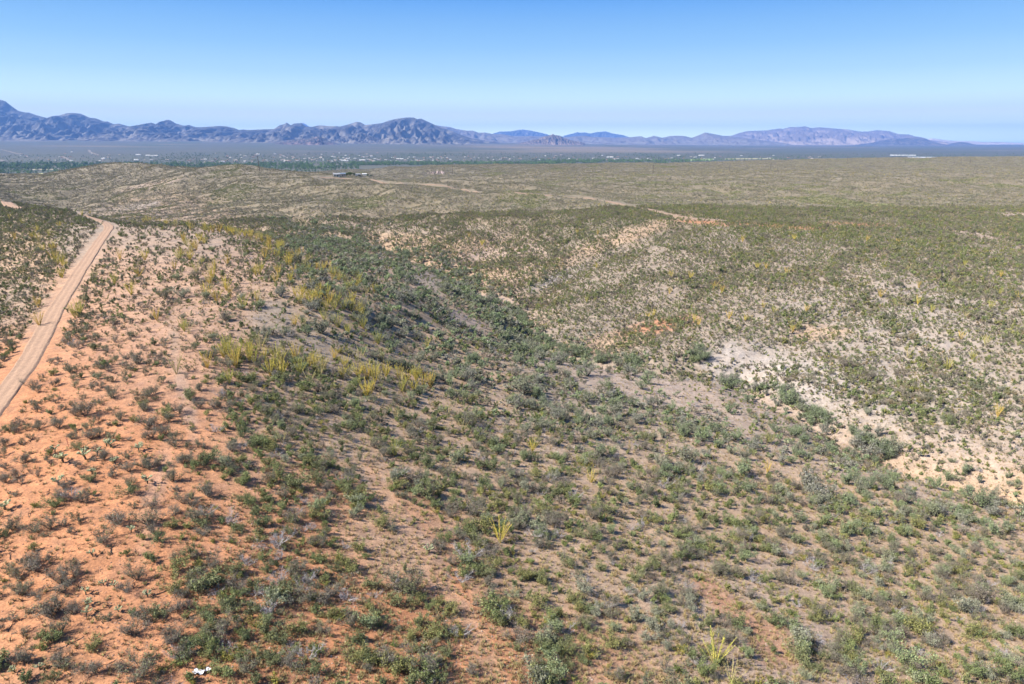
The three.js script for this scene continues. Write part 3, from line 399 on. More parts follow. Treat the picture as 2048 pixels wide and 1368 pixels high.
// ------------------------------------------------------------------ plants: places
const spots = [], RP = rng(77);
{
  const MAXD = 1.0, cell = Math.sqrt(1 / MAXD), ZF = 430;
  for (let Z = 22; Z < ZF; Z += cell) {
    const half = 0.86 * Z + 6;
    for (let x = -half; x < half; x += cell) {
      const X = x + RP() * cell, ZZ = Z + RP() * cell, pick = RP(), r1 = RP(), r2 = RP(), r3 = RP(), r4 = RP(), r5 = RP();
      const y = ground(X, -ZZ), [px, py, d] = toPx(X, y, -ZZ); if (py > 1500 || px < -170 || px > 2220) continue;
      const [, cover, wx, wy] = survey(px, py, X, -ZZ), belt = beltAt(wx, wy, pick), [den, mix] = MIX[belt];
      const drain = sstep(0.35, 0.8, ridged(X / 26, ZZ / 38, 2, 17.7)), open = belt === 'scree' || belt === 'hill', clump = clamp(0.95 + 1.0 * fbm(X / 4, ZZ / 4, 2, 21.3) + 0.7 * fbm(X / 19, ZZ / 19, 2, 23.3), 0.15, 1.4) * (open ? 0.85 + 0.35 * drain : 1);
      if (r1 * MAXD > den * cover * clump || onRoad(X, -ZZ)) continue; const dampS = open ? 0.9 + 0.35 * drain : 1;
      let kind = 'c', rr = r2; for (const k in mix) { rr -= mix[k]; if (rr <= 0) { kind = k; break; } }
      const o = KIND[kind]; let s = 0.68 * lerp(o.size[0], o.size[1], r3 * r3 * 0.6 + r3 * 0.4) * (r5 < 0.06 ? 1.45 : 1);
      if (belt === 'ridge' && kind === 'a') s *= 0.95; if (belt === 'wash') s *= 1.25; if (belt === 'slope' || belt === 'lower' || belt === 'grove') s *= 1.06; if (kind === 's') s *= 1.2; if (kind === 'm') s *= 1.12; if (belt === 'scree' || belt === 'hill' || belt === 'upper') s *= kind === 'b' ? 1.6 : 1.08; s *= dampS;
      spots.push({ x: X, y, z: -ZZ, kind, s, rot: r4 * 6.2832, belt, d, app: o.h * s / d, inside: px > 4 && px < 2044 && py < 1362 && py > 300 });
    }
  }
  // taller trees crowding the wash
  for (const [line, n] of [[[[880, 540], [930, 562], [968, 586], [1010, 616], [1045, 638], [1062, 666], [1090, 694], [1140, 710], [1210, 722], [1290, 730]], 48], [[[1480, 762], [1560, 798], [1640, 838], [1720, 885], [1790, 915]], 24], [[[1390, 722], [1430, 718]], 5], [[[780, 500], [830, 520], [880, 540]], 16]]) for (let i = 0; i < n; i++) {
    const f = RP() * (line.length - 1), k = Math.min(line.length - 2, Math.floor(f)), px = lerp(line[k][0], line[k + 1][0], f - k) + (RP() - 0.5) * 26, py = lerp(line[k][1], line[k + 1][1], f - k) + (RP() - 0.5) * 12, c = hit(px, py); if (!c) continue;
    const d = toPx(c.x, c.y, c.z)[2], kind = RP() < 0.75 ? 'm' : 'c', s = lerp(0.95, 1.55, RP()) * (kind === 'c' ? 1.3 : 1); spots.push({ x: c.x, y: c.y, z: c.z, kind, s, rot: RP() * 6.28, belt: 'wash', d, app: KIND[kind].h * s * 1.6 / d, inside: true, deep: true });
  }
  // a few outstanding shrubs
  for (const [px, py, kind, s, belt] of [[800, 1345, 'c', 2.1, 'thicket'], [745, 1330, 'c', 1.7, 'thicket'], [850, 1362, 'c', 1.8, 'thicket'], [1110, 1345, 's', 1.9, 'lower'], [1080, 1365, 's', 1.6, 'lower'], [70, 1140, 'a', 1.75, 'ridge'], [100, 1235, 'a', 1.8, 'ridge'], [285, 1350, 'a', 2, 'ridge'], [205, 1085, 'a', 1.7, 'ridge'], [290, 1240, 'a', 1.5, 'ridge'], [40, 1190, 'a', 1.5, 'ridge'], [1005, 1215, 'c', 1.5, 'slope'], [1285, 1200, 's', 1.5, 'lower'], [1340, 1255, 's', 1.1, 'lower'], [1650, 1195, 's', 1.8, 'lower'], [1860, 1290, 's', 1.5, 'lower'], [1180, 915, 's', 1.7, 'slope'], [790, 650, 'm', 1.5, 'grove'], [1700, 1180, 'a', 1.7, 'lower'], [1960, 1225, 'd', 1.4, 'lower'], [1760, 1340, 'd', 1.4, 'lower'], [560, 1165, 'd', 1.4, 'thicket'], [600, 1180, 'd', 1.2, 'thicket'], [375, 1310, 'c', 1.7, 'thicket'], [360, 1330, 'g', 1.5, 'thicket'], [300, 1118, 'c', 1.1, 'ridge'], [900, 640, 'm', 1.3, 'wash']]) {
    const p = hit(px, py); if (!p) continue; spots.push({ x: p.x, y: p.y, z: p.z, kind, s: s * 0.64, rot: px, belt, d: toPx(p.x, p.y, p.z)[2], app: 9, inside: true });
  }
}
const byKind = {}; for (const s of spots) (byKind[s.kind] ||= []).push(s);
const M4 = new THREE.Matrix4(), Q4 = new THREE.Quaternion(), E3 = new THREE.Euler(), V3 = new THREE.Vector3(), S3 = new THREE.Vector3();
function scatter(name, label, geos, list, material, colorOf) { // what nobody could count: one object per shape
  geos.forEach((g, v) => {
    const mine = list.filter((_, i) => i % geos.length === v); if (!mine.length) return;
    const m = new THREE.InstancedMesh(g, material, mine.length);
    mine.forEach((p, i) => { E3.set((hash2(i, v, 1) - 0.5) * 0.2, p.rot, (hash2(i, v, 2) - 0.5) * 0.2); S3.set(p.s * lerp(0.9, 1.15, hash2(i, v, 3)), p.s * lerp(0.82, 1.1, hash2(i, v, 4)), p.s * lerp(0.9, 1.15, hash2(i, v, 5))); m.setMatrixAt(i, M4.compose(V3.set(p.x, p.y, p.z), Q4.setFromEuler(E3), S3)); m.setColorAt(i, new THREE.Color().setRGB(...colorOf(p, i, v))); });
    add(m, name, { kind: 'stuff', label, category: 'scrub' });
  });
}
for (const k in byKind) {
  const o = KIND[k], list = byKind[k].sort((a, b) => b.app - a.app), chosen = [], rest = [];
  for (const s of list) (chosen.length < 300 && s.inside ? chosen : rest).push(s);
  chosen.forEach((s, i) => {
    const tn = s.deep ? 2 : Math.floor(hash2(i, 3, 4) * o.mats.length), mid = (o.size[0] + o.size[1]) / 2, sw = s.s > mid * 0.74 ? 'large ' : s.s < mid * 0.58 ? 'small ' : 'middling ', what = sw + TW[k][tn] + ' ' + NN[k] + ' ' + WHERE[s.belt];
    const v = i % o.near.length, g = new THREE.Group(); g.position.set(s.x, s.y, s.z); g.rotation.set((hash2(i, 5) - 0.5) * 0.16, s.rot, (hash2(i, 6) - 0.5) * 0.16); g.scale.set(s.s * lerp(0.9, 1.2, hash2(i, 7)), s.s * lerp(0.85, 1.1, hash2(i, 8)), s.s * lerp(0.9, 1.2, hash2(i, 9)));
    add(new THREE.Mesh(o.near[v].wood, woodMat), 'branches', {}, g);
    if (o.near[v].leaf) add(new THREE.Mesh(o.near[v].leaf, o.mats[tn]), 'foliage', {}, g);
    add(g, o.name, { label: what, category: o.cat, group: what.replace(NN[k], NN[k] + (/sh$/.test(NN[k]) ? 'es' : 's')) });
  });
  const tint = (p, i, v) => { const t = o.tints[p.deep ? 2 : Math.floor(hash2(i, v, 31) * o.tints.length)], b = 0.72 + 0.5 * hash2(i, v, 32); return t.map(c => c * b); };
  scatter('distant_' + o.name.split('_')[0] + '_scrub', o.what + ' repeated over the middle distance', o.lod[0], rest.filter(s => s.d < 120), woodMat, tint);
  scatter('far_' + o.name.split('_')[0] + '_scrub', o.what + ' repeated over the far slopes', o.lod[1], rest.filter(s => s.d >= 120), woodMat, tint);
}
// the far slopes and plateau: patches of small shrubs, each patch one copy
{
  const R = rng(5), S = 11, E = 12.5, sorts = { hill: [74, 0.24], scree: [56, 0.1], green: [84, 0.2], far: [38, 0.2] }, pats = {};
  for (const k in sorts) pats[k] = [0, 1, 2, 3].map(() => {
    const b = new Build();
    for (let i = 0; i < sorts[k][0]; i++) {
      const x = (R() - 0.5) * E, z = (R() - 0.5) * E, big = k === 'far' ? 1.35 : 1, h = big * lerp(0.45, 1.5, R() * R()), w = h * lerp(0.75, 1.15, R()), q = R(), c = k === 'green' ? (q < 0.3 ? [0.23, 0.21, 0.09] : [0.14, 0.15, 0.07]) : q < 0.3 ? [0.22, 0.185, 0.14] : q < 0.42 ? [0.27, 0.22, 0.07] : q < 0.6 ? [0.2, 0.185, 0.13] : [0.145, 0.142, 0.088];
      for (let j = 0; j < 13; j++) { const f = 0.7 + 0.6 * R(); b.leaf([x + (R() - 0.5) * w * 1.3, h * (0.1 + 0.75 * R()), z + (R() - 0.5) * w * 1.3], w * 0.36, R, c.map(v => v * f), 0.2); }
    }
    return b.geo();
  });
  const lists = { hill: [], scree: [], green: [], far: [] };
  for (let Z = 434; Z < 2350; Z += S) for (let x = -0.84 * Z; x < 0.84 * Z; x += S) {
    const X = x + (RP() - 0.5) * 7, ZZ = Z + (RP() - 0.5) * 7, a = RP(), b2 = RP(), rot = RP() * 6.28, y = ground(X, -ZZ), [px, py] = toPx(X, y, -ZZ); if (px < -120 || px > 2170) continue;
    if (onRoad(X, -ZZ) || onRoad(X + 4, -ZZ) || onRoad(X - 4, -ZZ) || onRoad(X, -ZZ - 4) || onRoad(X, -ZZ + 4)) continue;
    const [, cover, wx, wy] = survey(px, py, X, -ZZ), belt = beltAt(wx, wy, b2), n = fbm(X / 70, ZZ / 130, 3, 14.4);
    if (a > cover * (1.25 + 0.9 * n)) continue;
    lists[belt === 'green' || n > 0.3 ? 'green' : ZZ > 900 ? 'far' : belt === 'scree' || n < -0.22 ? 'scree' : 'hill'].push({ x: X, y, z: -ZZ, rot });
  }
  for (const k in pats) pats[k].forEach((g, v) => {
    const mine = lists[k].filter((_, i) => i % 4 === v), m = new THREE.InstancedMesh(g, woodMat, mine.length), N = new THREE.Vector3(), UPV = new THREE.Vector3(0, 1, 0), Q2 = new THREE.Quaternion();
    mine.forEach((p, i) => { const e = 5; N.set(ground(p.x - e, p.z) - ground(p.x + e, p.z), 2 * e, ground(p.x, p.z - e) - ground(p.x, p.z + e)).normalize(); Q4.setFromUnitVectors(UPV, N).multiply(Q2.setFromAxisAngle(UPV, p.rot)); m.setMatrixAt(i, M4.compose(V3.set(p.x, p.y, p.z), Q4, S3.set(1, 1, 1))); const b = 0.85 + 0.4 * hash2(i, v); m.setColorAt(i, new THREE.Color().setRGB(b, b, b)); });
    add(m, k === 'green' ? 'green_scrub' : k === 'far' ? 'plateau_scrub' : 'hillside_scrub', { kind: 'stuff', label: { hill: 'olive and grey scrub dotting the middle hill', scree: 'sparse pale scrub on the distant stony slopes', green: 'dense green scrub in strips across the plateau', far: 'low mixed scrub covering the far plateau' }[k], category: 'scrub' });
  });
}
// ------------------------------------------------------------------ ocotillos
function cane(R, L, az, lean, bow, cols) {
  const b = new Build(), n = 5; let p = [Math.cos(az) * 0.08, -0.05, Math.sin(az) * 0.08], a = lean; const k0 = cols[0], wob = (R() - 0.5) * 0.5;
  for (let i = 0; i < n; i++) {
    const az2 = az + wob * i / n, q = [p[0] + Math.cos(az2) * Math.sin(a) * L / n, p[1] + Math.cos(a) * L / n, p[2] + Math.sin(az2) * Math.sin(a) * L / n];
    b.rod(p, q, 0.036 * (1 - i * 0.13), 0.036 * (1 - (i + 1) * 0.13), k0, 4);
    if (i > 0) for (let j = 0; j < 26; j++) { const t = R(), k = cols[1 + Math.floor(R() * (cols.length - 1))], f = 0.75 + 0.5 * R(); b.leaf([lerp(p[0], q[0], t) + (R() - 0.5) * 0.07, lerp(p[1], q[1], t), lerp(p[2], q[2], t) + (R() - 0.5) * 0.07], 0.05, R, k.map(c => c * f), 0.8); }
    p = q; a = Math.max(0.02, a + bow * (R() * 1.1 - 0.25));
  }
  return b;
}
const OCO = [['yellow', [[0.48, 0.37, 0.08], [0.6, 0.48, 0.08], [0.64, 0.53, 0.12]]], ['yellow green', [[0.36, 0.31, 0.08], [0.38, 0.37, 0.08], [0.55, 0.49, 0.11]]], ['orange yellow', [[0.48, 0.33, 0.08], [0.62, 0.42, 0.08], [0.58, 0.45, 0.11]]], ['straw coloured sparse', [[0.44, 0.36, 0.17], [0.48, 0.4, 0.18], [0.42, 0.36, 0.15]]]];
const ocoGeo = OCO.map(([, cols], v) => [0, 1].map(w => { const R = rng(900 + v * 10 + w), n = v === 3 ? 11 : 17 + 3 * w; return Array.from({ length: n }, (_, i) => cane(R, lerp(2.3, 3.7, R()), i / n * 6.2832 * 2.618 + R(), lerp(0.06, 0.52, R()), 0.09, cols).geo()); }));
const ocoMerged = ocoGeo.map(vs => vs.map(gs => mergeGeometries(gs)));
const ocoPx = [[790, 912, 1], [1065, 903, 0], [1183, 965, 0], [1000, 1085, 0], [1430, 1332, 1], [1462, 1368, 3], [565, 887, 3], [1535, 945, 2], [895, 832, 3], [925, 865, 3], [793, 840, 3], [740, 795, 2], [862, 776, 2], [415, 736, 2], [473, 736, 2], [459, 768, 1], [542, 753, 0], [565, 753, 0], [511, 730, 1], [552, 716, 1], [530, 722, 0], [501, 709, 1], [520, 700, 3], [619, 768, 3], [619, 733, 0], [646, 739, 0], [632, 728, 0], [686, 756, 0], [669, 719, 2], [690, 735, 0], [720, 726, 3], [733, 795, 0], [764, 770, 3], [764, 723, 3], [797, 756, 0], [828, 783, 0], [804, 783, 1], [815, 765, 0], [861, 776, 2], [590, 652, 2], [606, 655, 3], [696, 669, 1], [727, 657, 1], [676, 655, 1], [649, 642, 1], [757, 689, 1], [854, 696, 1], [488, 618, 1], [515, 603, 0], [414, 595, 0], [696, 612, 0], [706, 610, 0], [674, 608, 1], [733, 612, 3], [590, 592, 0], [602, 596, 0], [615, 598, 0], [627, 600, 0], [605, 588, 0], [636, 599, 0], [511, 551, 0], [520, 549, 0], [558, 551, 2], [589, 549, 2], [616, 544, 1], [668, 548, 1], [582, 565, 0], [552, 568, 2], [718, 565, 1], [700, 581, 1], [470, 470, 0], [480, 472, 0], [490, 474, 0], [500, 476, 0], [455, 468, 0], [440, 465, 2], [462, 468, 0], [512, 479, 2], [558, 499, 0], [565, 500, 0], [540, 504, 0], [400, 484, 0], [393, 500, 2], [408, 488, 0], [453, 581, 0], [434, 605, 2], [157, 634, 1], [162, 630, 1], [150, 636, 1], [263, 590, 0], [230, 568, 1], [278, 553, 2], [314, 641, 2], [369, 663, 1], [377, 668, 3], [77, 615, 2], [44, 550, 3], [79, 652, 2], [353, 747, 3], [1761, 595, 2], [1734, 484, 2], [1588, 480, 0], [1485, 484, 2], [1514, 538, 0], [1532, 538, 2], [1573, 548, 2], [1549, 628, 1], [1613, 625, 2], [1585, 667, 2], [1458, 638, 2], [1490, 643, 0], [1818, 541, 3], [1907, 568, 3], [1929, 531, 1], [2001, 554, 2], [1877, 561, 3], [1837, 575, 2], [1791, 613, 3], [1835, 610, 0], [1864, 625, 1], [1931, 635, 3], [1981, 618, 1], [1998, 591, 1], [2035, 598, 0], [1815, 713, 3], [1921, 680, 2], [1971, 691, 1], [1944, 719, 1], [1897, 739, 1], [1995, 834, 2], [1526, 618, 2], [1795, 487, 2], [1428, 578, 2], [1444, 586, 2], [1339, 588, 2], [1173, 605, 1], [1307, 634, 0], [1295, 636, 0], [1388, 644, 0], [1397, 652, 2], [1341, 556, 0], [1381, 558, 0], [1195, 470, 2], [1154, 467, 0], [939, 475, 2], [964, 491, 0], [1193, 538, 0], [300, 440, 0], [350, 446, 0], [375, 450, 2], [410, 457, 0], [270, 437, 0], [255, 441, 1], [335, 448, 0], [320, 444, 0], [180, 428, 0], [165, 432, 0], [640, 585, 0], [655, 590, 1], [625, 575, 2], [575, 530, 0], [595, 525, 1], [530, 520, 2], [110, 500, 2], [60, 520, 3], [30, 480, 2], [75, 465, 0], [120, 455, 0], [20, 440, 0], [190, 560, 3], [240, 520, 2], [290, 520, 0], [350, 540, 2], [380, 520, 0], [430, 545, 0], [455, 530, 2]];
{ const R = rng(3131); for (const [x0, y0, x1, y1, w, n] of [[280, 440, 520, 480, 9, 26], [500, 480, 760, 600, 26, 34], [440, 715, 850, 770, 24, 30], [360, 490, 460, 590, 40, 16], [560, 590, 740, 640, 22, 14], [40, 440, 150, 560, 40, 14]]) for (let i = 0; i < n; i++) { const f = R(); ocoPx.push([lerp(x0, x1, f) + (R() - 0.5) * w, lerp(y0, y1, f) + (R() - 0.5) * w, [0, 0, 1, 2, 3][Math.floor(R() * 5)]]); } }
ocoPx.forEach(([px, py, v], i) => {
  const p = hit(px, py); if (!p) return; const g = new THREE.Group(), s = i === 4 ? 1.1 : lerp(0.7, 1.02, hash2(i, 71)) * (py > 800 ? 0.9 : 1), w = i % 2; g.position.copy(p); g.rotation.y = hash2(i, 72) * 6.28; g.scale.set(s, s * lerp(0.9, 1.1, hash2(i, 73)), s);
  const d = toPx(p.x, p.y, p.z)[2];
  if (d < 105) for (const c of ocoGeo[v][w]) add(new THREE.Mesh(c, woodMat), 'cane', {}, g); else add(new THREE.Mesh(ocoMerged[v][w], woodMat), 'cane_cluster', {}, g);
  const where = px < 500 && py > 600 ? 'on the red ridge' : px < 500 ? 'on the pale ridge top' : px > 1100 && py < 900 ? 'on the pale scree hillside' : py > 800 ? 'among bushes on the tan slope' : 'in the stand along the ridge shoulder';
  add(g, 'ocotillo', { label: OCO[v][0] + ' ocotillo with thin upright canes ' + where, category: 'ocotillo', group: OCO[v][0] + ' ocotillos ' + where });
});

// ------------------------------------------------------------------ chollas, fallen branches, stones, dry grass
function joint(b, a, d, L, r, k, kt) { const l = Math.hypot(...d), e = d.map(c => c / l), n = 3; let p = a; for (let i = 0; i < n; i++) { const q = [0, 1, 2].map(c => p[c] + e[c] * L / n), f = [0.75, 1, 0.95, 0.5]; b.rod(p, q, r * f[i], r * f[i + 1], [0, 1, 2].map(c => lerp(k[c], kt[c], i / (n - 1))), 6); p = q; } return p; }
const chollaProto = [0, 1, 2].map(v => {
  const R = rng(400 + v), trunk = new Build(), arms = new Build(), D = [0.05, 0.04, 0.03], G = [0.17, 0.19, 0.1], T = [0.42, 0.42, 0.24], H = lerp(0.4, 0.7, R());
  let p = [0, -0.05, 0]; const q = joint(trunk, p, [(R() - 0.5) * 0.5, 1, (R() - 0.5) * 0.5], H, 0.07, D, [0.08, 0.065, 0.045]);
  for (let i = 0; i < 6 + v * 2; i++) { const az = i * 2.4 + R(), d = [Math.cos(az), 0.35 + R() * 0.8, Math.sin(az)], e = joint(arms, [q[0], q[1] * lerp(0.55, 1, R()), q[2]], d, 0.3, 0.055, [0.08, 0.07, 0.045], G); for (let j = 0; j < 3; j++) { const f = [d[0] + (R() - 0.5) * 1.6, 0.5 + R() * 0.6, d[2] + (R() - 0.5) * 1.6], t = joint(arms, e, f, 0.2, 0.055, G, T); if (R() < 0.6) joint(arms, t, [f[0] + R() - 0.5, 0.8, f[2] + R() - 0.5], 0.14, 0.05, G, T); } }
  return [trunk.geo(), arms.geo()];
});
[[213, 893, 0.9], [221, 895, 1.1], [172, 919, 1.5], [194, 912, 1], [277, 902, 1.1], [231, 929, 1], [295, 967, 1.1], [117, 970, 1.3], [184, 949, 0.8], [164, 994, 0.7], [127, 925, 1.4], [262, 1065, 0.8], [186, 1113, 0.7], [208, 1171, 0.6], [229, 1174, 0.6], [172, 1190, 0.7], [296, 1195, 0.7], [238, 1224, 0.6], [172, 1233, 0.8], [176, 1212, 0.7], [318, 1220, 0.5], [110, 905, 1], [10, 1020, 1.2], [80, 1340, 0.6], [30, 1345, 0.6], [135, 1335, 0.5], [1665, 939, 1.5], [1663, 952, 1.1], [1694, 941, 0.9], [1802, 1195, 0.9], [1573, 892, 1.3], [1862, 1003, 0.8], [858, 1105, 1]].forEach(([px, py, s], i) => {
  const p = hit(px, py), g = new THREE.Group(), v = chollaProto[i % 3]; g.position.copy(p); g.rotation.y = i * 1.7; g.scale.setScalar(s);
  add(new THREE.Mesh(v[0], woodMat), 'trunk', {}, g); add(new THREE.Mesh(v[1], woodMat), 'jointed_arms', {}, g);
  const red = px < 400; add(g, 'cholla_cactus', { label: (s > 1 ? 'larger branching cholla cactus with pale tips ' : 'small cholla cactus with pale tips ') + (red ? 'on the red ridge' : 'on the bare tan slope'), category: 'cactus', group: (s > 1 ? 'larger' : 'small') + ' chollas ' + (red ? 'on the red ridge' : 'on the tan slope') });
});
{
  const protos = [0, 1, 2, 3].map(v => { const R = rng(60 + v), b = new Build(); let p = [-0.5, 0.03, 0]; let a = (R() - 0.5); for (let i = 0; i < 5; i++) { const q = [p[0] + 0.22 * Math.cos(a), 0.03 + 0.16 * R() * (i % 2), p[2] + 0.22 * Math.sin(a)]; b.rod(p, q, 0.03 - i * 0.003, 0.027 - i * 0.003, [0.055, 0.042, 0.035], 5); if (R() < 0.6) b.rod(q, [q[0] + (R() - 0.5) * 0.3, q[1] + 0.16, q[2] + (R() - 0.5) * 0.4], 0.016, 0.008, [0.06, 0.045, 0.038], 4); p = q; a += (R() - 0.5) * 1.8; } return b.geo(); });
  const at = [[113, 1182], [17, 1255], [60, 1262], [340, 1252], [352, 1270], [120, 1300], [135, 1240], [205, 1240], [170, 1090], [115, 990], [95, 985], [180, 960], [290, 935], [60, 880], [150, 1000], [215, 1205], [232, 1330], [320, 1190], [248, 1240], [10, 1090], [85, 1145], [30, 1320], [150, 870], [240, 850], [1690, 905], [1860, 960], [330, 1290], [20, 1160]]; const R = rng(12); for (let i = 0; i < 34; i++) at.push([R() * 380, 830 + R() * 530]);
  at.forEach(([px, py], i) => { const p = hit(px, py); if (!p || onRoad(p.x, p.z)) return; const m = new THREE.Mesh(protos[i % 4], woodMat); m.position.copy(p); m.rotation.y = i * 2.1; m.scale.setScalar(lerp(0.7, 1.4, hash2(i, 90))); add(m, 'fallen_branch', { label: px < 500 ? 'dark crooked dead branch lying on the red soil' : 'dark dead branch lying on the bare tan soil', category: 'branch', group: px < 500 ? 'dead branches on the red soil' : 'dead branches on the tan soil' }); });
}
{
  const stone = [0, 1, 2].map(v => { const g = new THREE.IcosahedronGeometry(0.5, 0), a = g.attributes.position; const R = rng(v + 3), sc = [1, 0.55 + 0.2 * R(), 0.75 + 0.3 * R()]; for (let i = 0; i < a.count; i++) { const k = 0.75 + 0.5 * hash2(Math.round(a.getX(i) * 40), Math.round(a.getY(i) * 40) * 7 + Math.round(a.getZ(i) * 40), v); a.setXYZ(i, a.getX(i) * sc[0] * k, a.getY(i) * sc[1] * k, a.getZ(i) * sc[2] * k); } g.deleteAttribute('uv'); g.deleteAttribute('normal'); const c = new Float32Array(a.count * 3).fill(1); g.setAttribute('color', new THREE.BufferAttribute(c, 3)); return g; });
  const tuft = [0, 1, 2].map(v => { const R = rng(v + 33), b = new Build(); for (let i = 0; i < 16; i++) { const az = R() * 6.28, l = 0.16 + 0.2 * R(), o = [(R() - 0.5) * 0.12, -0.02, (R() - 0.5) * 0.12], k = 0.75 + 0.5 * R(); b.sliver(o, [o[0] + Math.cos(az) * l * 0.6, l, o[2] + Math.sin(az) * l * 0.6], 0.02, R, [0.36 * k, 0.29 * k, 0.16 * k]); } for (let i = 0; i < 6; i++) b.leaf([(R() - 0.5) * 0.25, 0.08 + 0.12 * R(), (R() - 0.5) * 0.25], 0.06, R, [0.3, 0.25, 0.14]); return b.geo(); });
  const stones = [], grass = [], R = rng(8);
  for (let i = 0; i < 85000; i++) {
    const Z = 24 * Math.pow(10, R() * 0.85), x = (R() * 2 - 1) * (0.84 * Z + 4), y = ground(x, -Z), [px, py, d] = toPx(x, y, -Z), a = R(), b = R(), rot = R() * 6.28; if (px < -100 || px > 2150 || py > 1450 || onRoad(x, -Z)) continue;
    const red = px < 420 + 200 * noise(x / 9, Z / 9) && py > 700, scree = px > 1050 && py < 950;
    if (a < (red ? 0.5 : scree ? 0.4 : 0.45)) stones.push({ x, y, z: -Z, s: 0.05 + 0.17 * b ** 3 + (scree ? 0.05 : 0), rot, red, scree });
    else if (!red || R() < 0.3) grass.push({ x, y, z: -Z, s: lerp(0.6, 1.5, b), rot, t: R() });
  }
  scatter('stone_scatter', 'small loose stones strewn over the soil', stone, stones, woodMat, (p, i, v) => { const k = 0.6 + 0.6 * hash2(i, v, 50); return (p.red ? [0.3, 0.17, 0.11] : p.scree ? [0.42, 0.37, 0.33] : [0.33, 0.25, 0.19]).map(c => c * k); });
  scatter('dry_grass', 'thin dry grass tufts between the bushes', tuft, grass, woodMat, p => p.t < 0.25 ? [0.75, 0.85, 0.6] : p.t < 0.6 ? [1, 0.92, 0.75] : [0.8, 0.7, 0.62]);
}
// ------------------------------------------------------------------ a marker post and scraps of white sheet
{
  const p = hit(137, 893), g = new THREE.Group(); g.position.copy(p); g.rotation.z = 0.04; const red = mat([0.34, 0.09, 0.07], { roughness: 0.6 });
  add(new THREE.Mesh(new THREE.BoxGeometry(0.05, 0.95, 0.035).translate(0, 0.45, 0), red), 'post', {}, g); add(new THREE.Mesh(new THREE.TorusGeometry(0.09, 0.022, 5, 12).scale(1, 1.5, 1).translate(0, 0.98, 0), red), 'loop', {}, g);
  add(g, 'marker_post', { label: 'thin red marker post with a loop at the top on red soil', category: 'post' });
  const sheet = (w, h, seed) => { const q = new THREE.PlaneGeometry(w, h, 10, 8).rotateX(-Math.PI / 2), a = q.attributes.position; for (let i = 0; i < a.count; i++) { const x = a.getX(i), z = a.getZ(i); a.setXYZ(i, x * (0.8 + 0.35 * noise(z * 3, seed, 1)), 0.12 + 0.3 * Math.abs(fbm(x * 2.4, z * 2.4, 2, seed)) + 0.1 * noise(x * 6, z * 6, seed), z * (0.8 + 0.4 * noise(x * 3, seed, 2))); } q.computeVertexNormals(); return q; };
  const w = mat([0.62, 0.62, 0.65], { roughness: 0.5 });
  [[398, 1347, 1.0, 0.6, 'crumpled white plastic sheet caught under a bush'], [416, 1343, 0.42, 0.4, 'small scrap of white plastic beside the larger sheet']].forEach(([px, py, a, b, label], i) => { const m = new THREE.Mesh(sheet(a, b, i + 2.3), w); m.position.copy(hit(px, py)); m.position.y += 0.02; m.rotation.y = -0.3; add(m, 'plastic_sheet', { label, category: 'litter' }); });
}
// ------------------------------------------------------------------ utility poles
{
  const timber = mat([0.06, 0.045, 0.04]), grey = mat([0.3, 0.3, 0.3]);
  [[519.5, 342.5, 314, 'tall leaning wooden utility pole on the crest of the middle hill'], [905, 348, 331, 'wooden utility pole beside the eroded white bluff'], [1306, 347, 331, 'wooden utility pole before pale broken ground'], [1459, 343, 328.5, 'wooden utility pole by an orange cut bank'], [1541, 337, 326, 'wooden utility pole by a tan clearing'], [1694, 327, 313, 'tallest looking utility pole on the far plateau edge'], [1810, 329, 320, 'distant utility pole on the plateau'], [1847, 330, 322, 'distant utility pole on the plateau'], [1908, 329.5, 320.5, 'distant utility pole on the plateau'], [1940, 326, 319, 'distant utility pole on the plateau']].forEach(([px, py, top, label], i) => {
    const p = hit(px, py) || hit(px, py + 3), d = toPx(p.x, p.y, p.z)[2], h = clamp((py - top) / F * d * 1.02, 8, 19), g = new THREE.Group(); g.position.copy(p); g.rotation.y = 0.5; if (i === 0) g.rotation.z = 0.05;
    add(new THREE.Mesh(new THREE.CylinderGeometry(i ? 0.2 : 0.26, i ? 0.3 : 0.42, h + 0.6, 8).translate(0, h / 2 - 0.3, 0), timber), 'post', {}, g); add(new THREE.Mesh(new THREE.BoxGeometry(2.6, 0.16, 0.14).translate(0, h - 0.7, 0.2), timber), 'crossarm', {}, g);
    for (const x of [-1.15, -0.4, 0.5, 1.15]) add(new THREE.Mesh(new THREE.CylinderGeometry(0.05, 0.08, 0.24, 6).translate(x, h - 0.5, 0.2), grey), 'insulator', {}, g);
    add(g, 'utility_pole', { label, category: 'utility pole', ...(label.startsWith('distant') ? { group: 'distant utility poles' } : { group: 'utility poles across the hills' }) });
  });
}
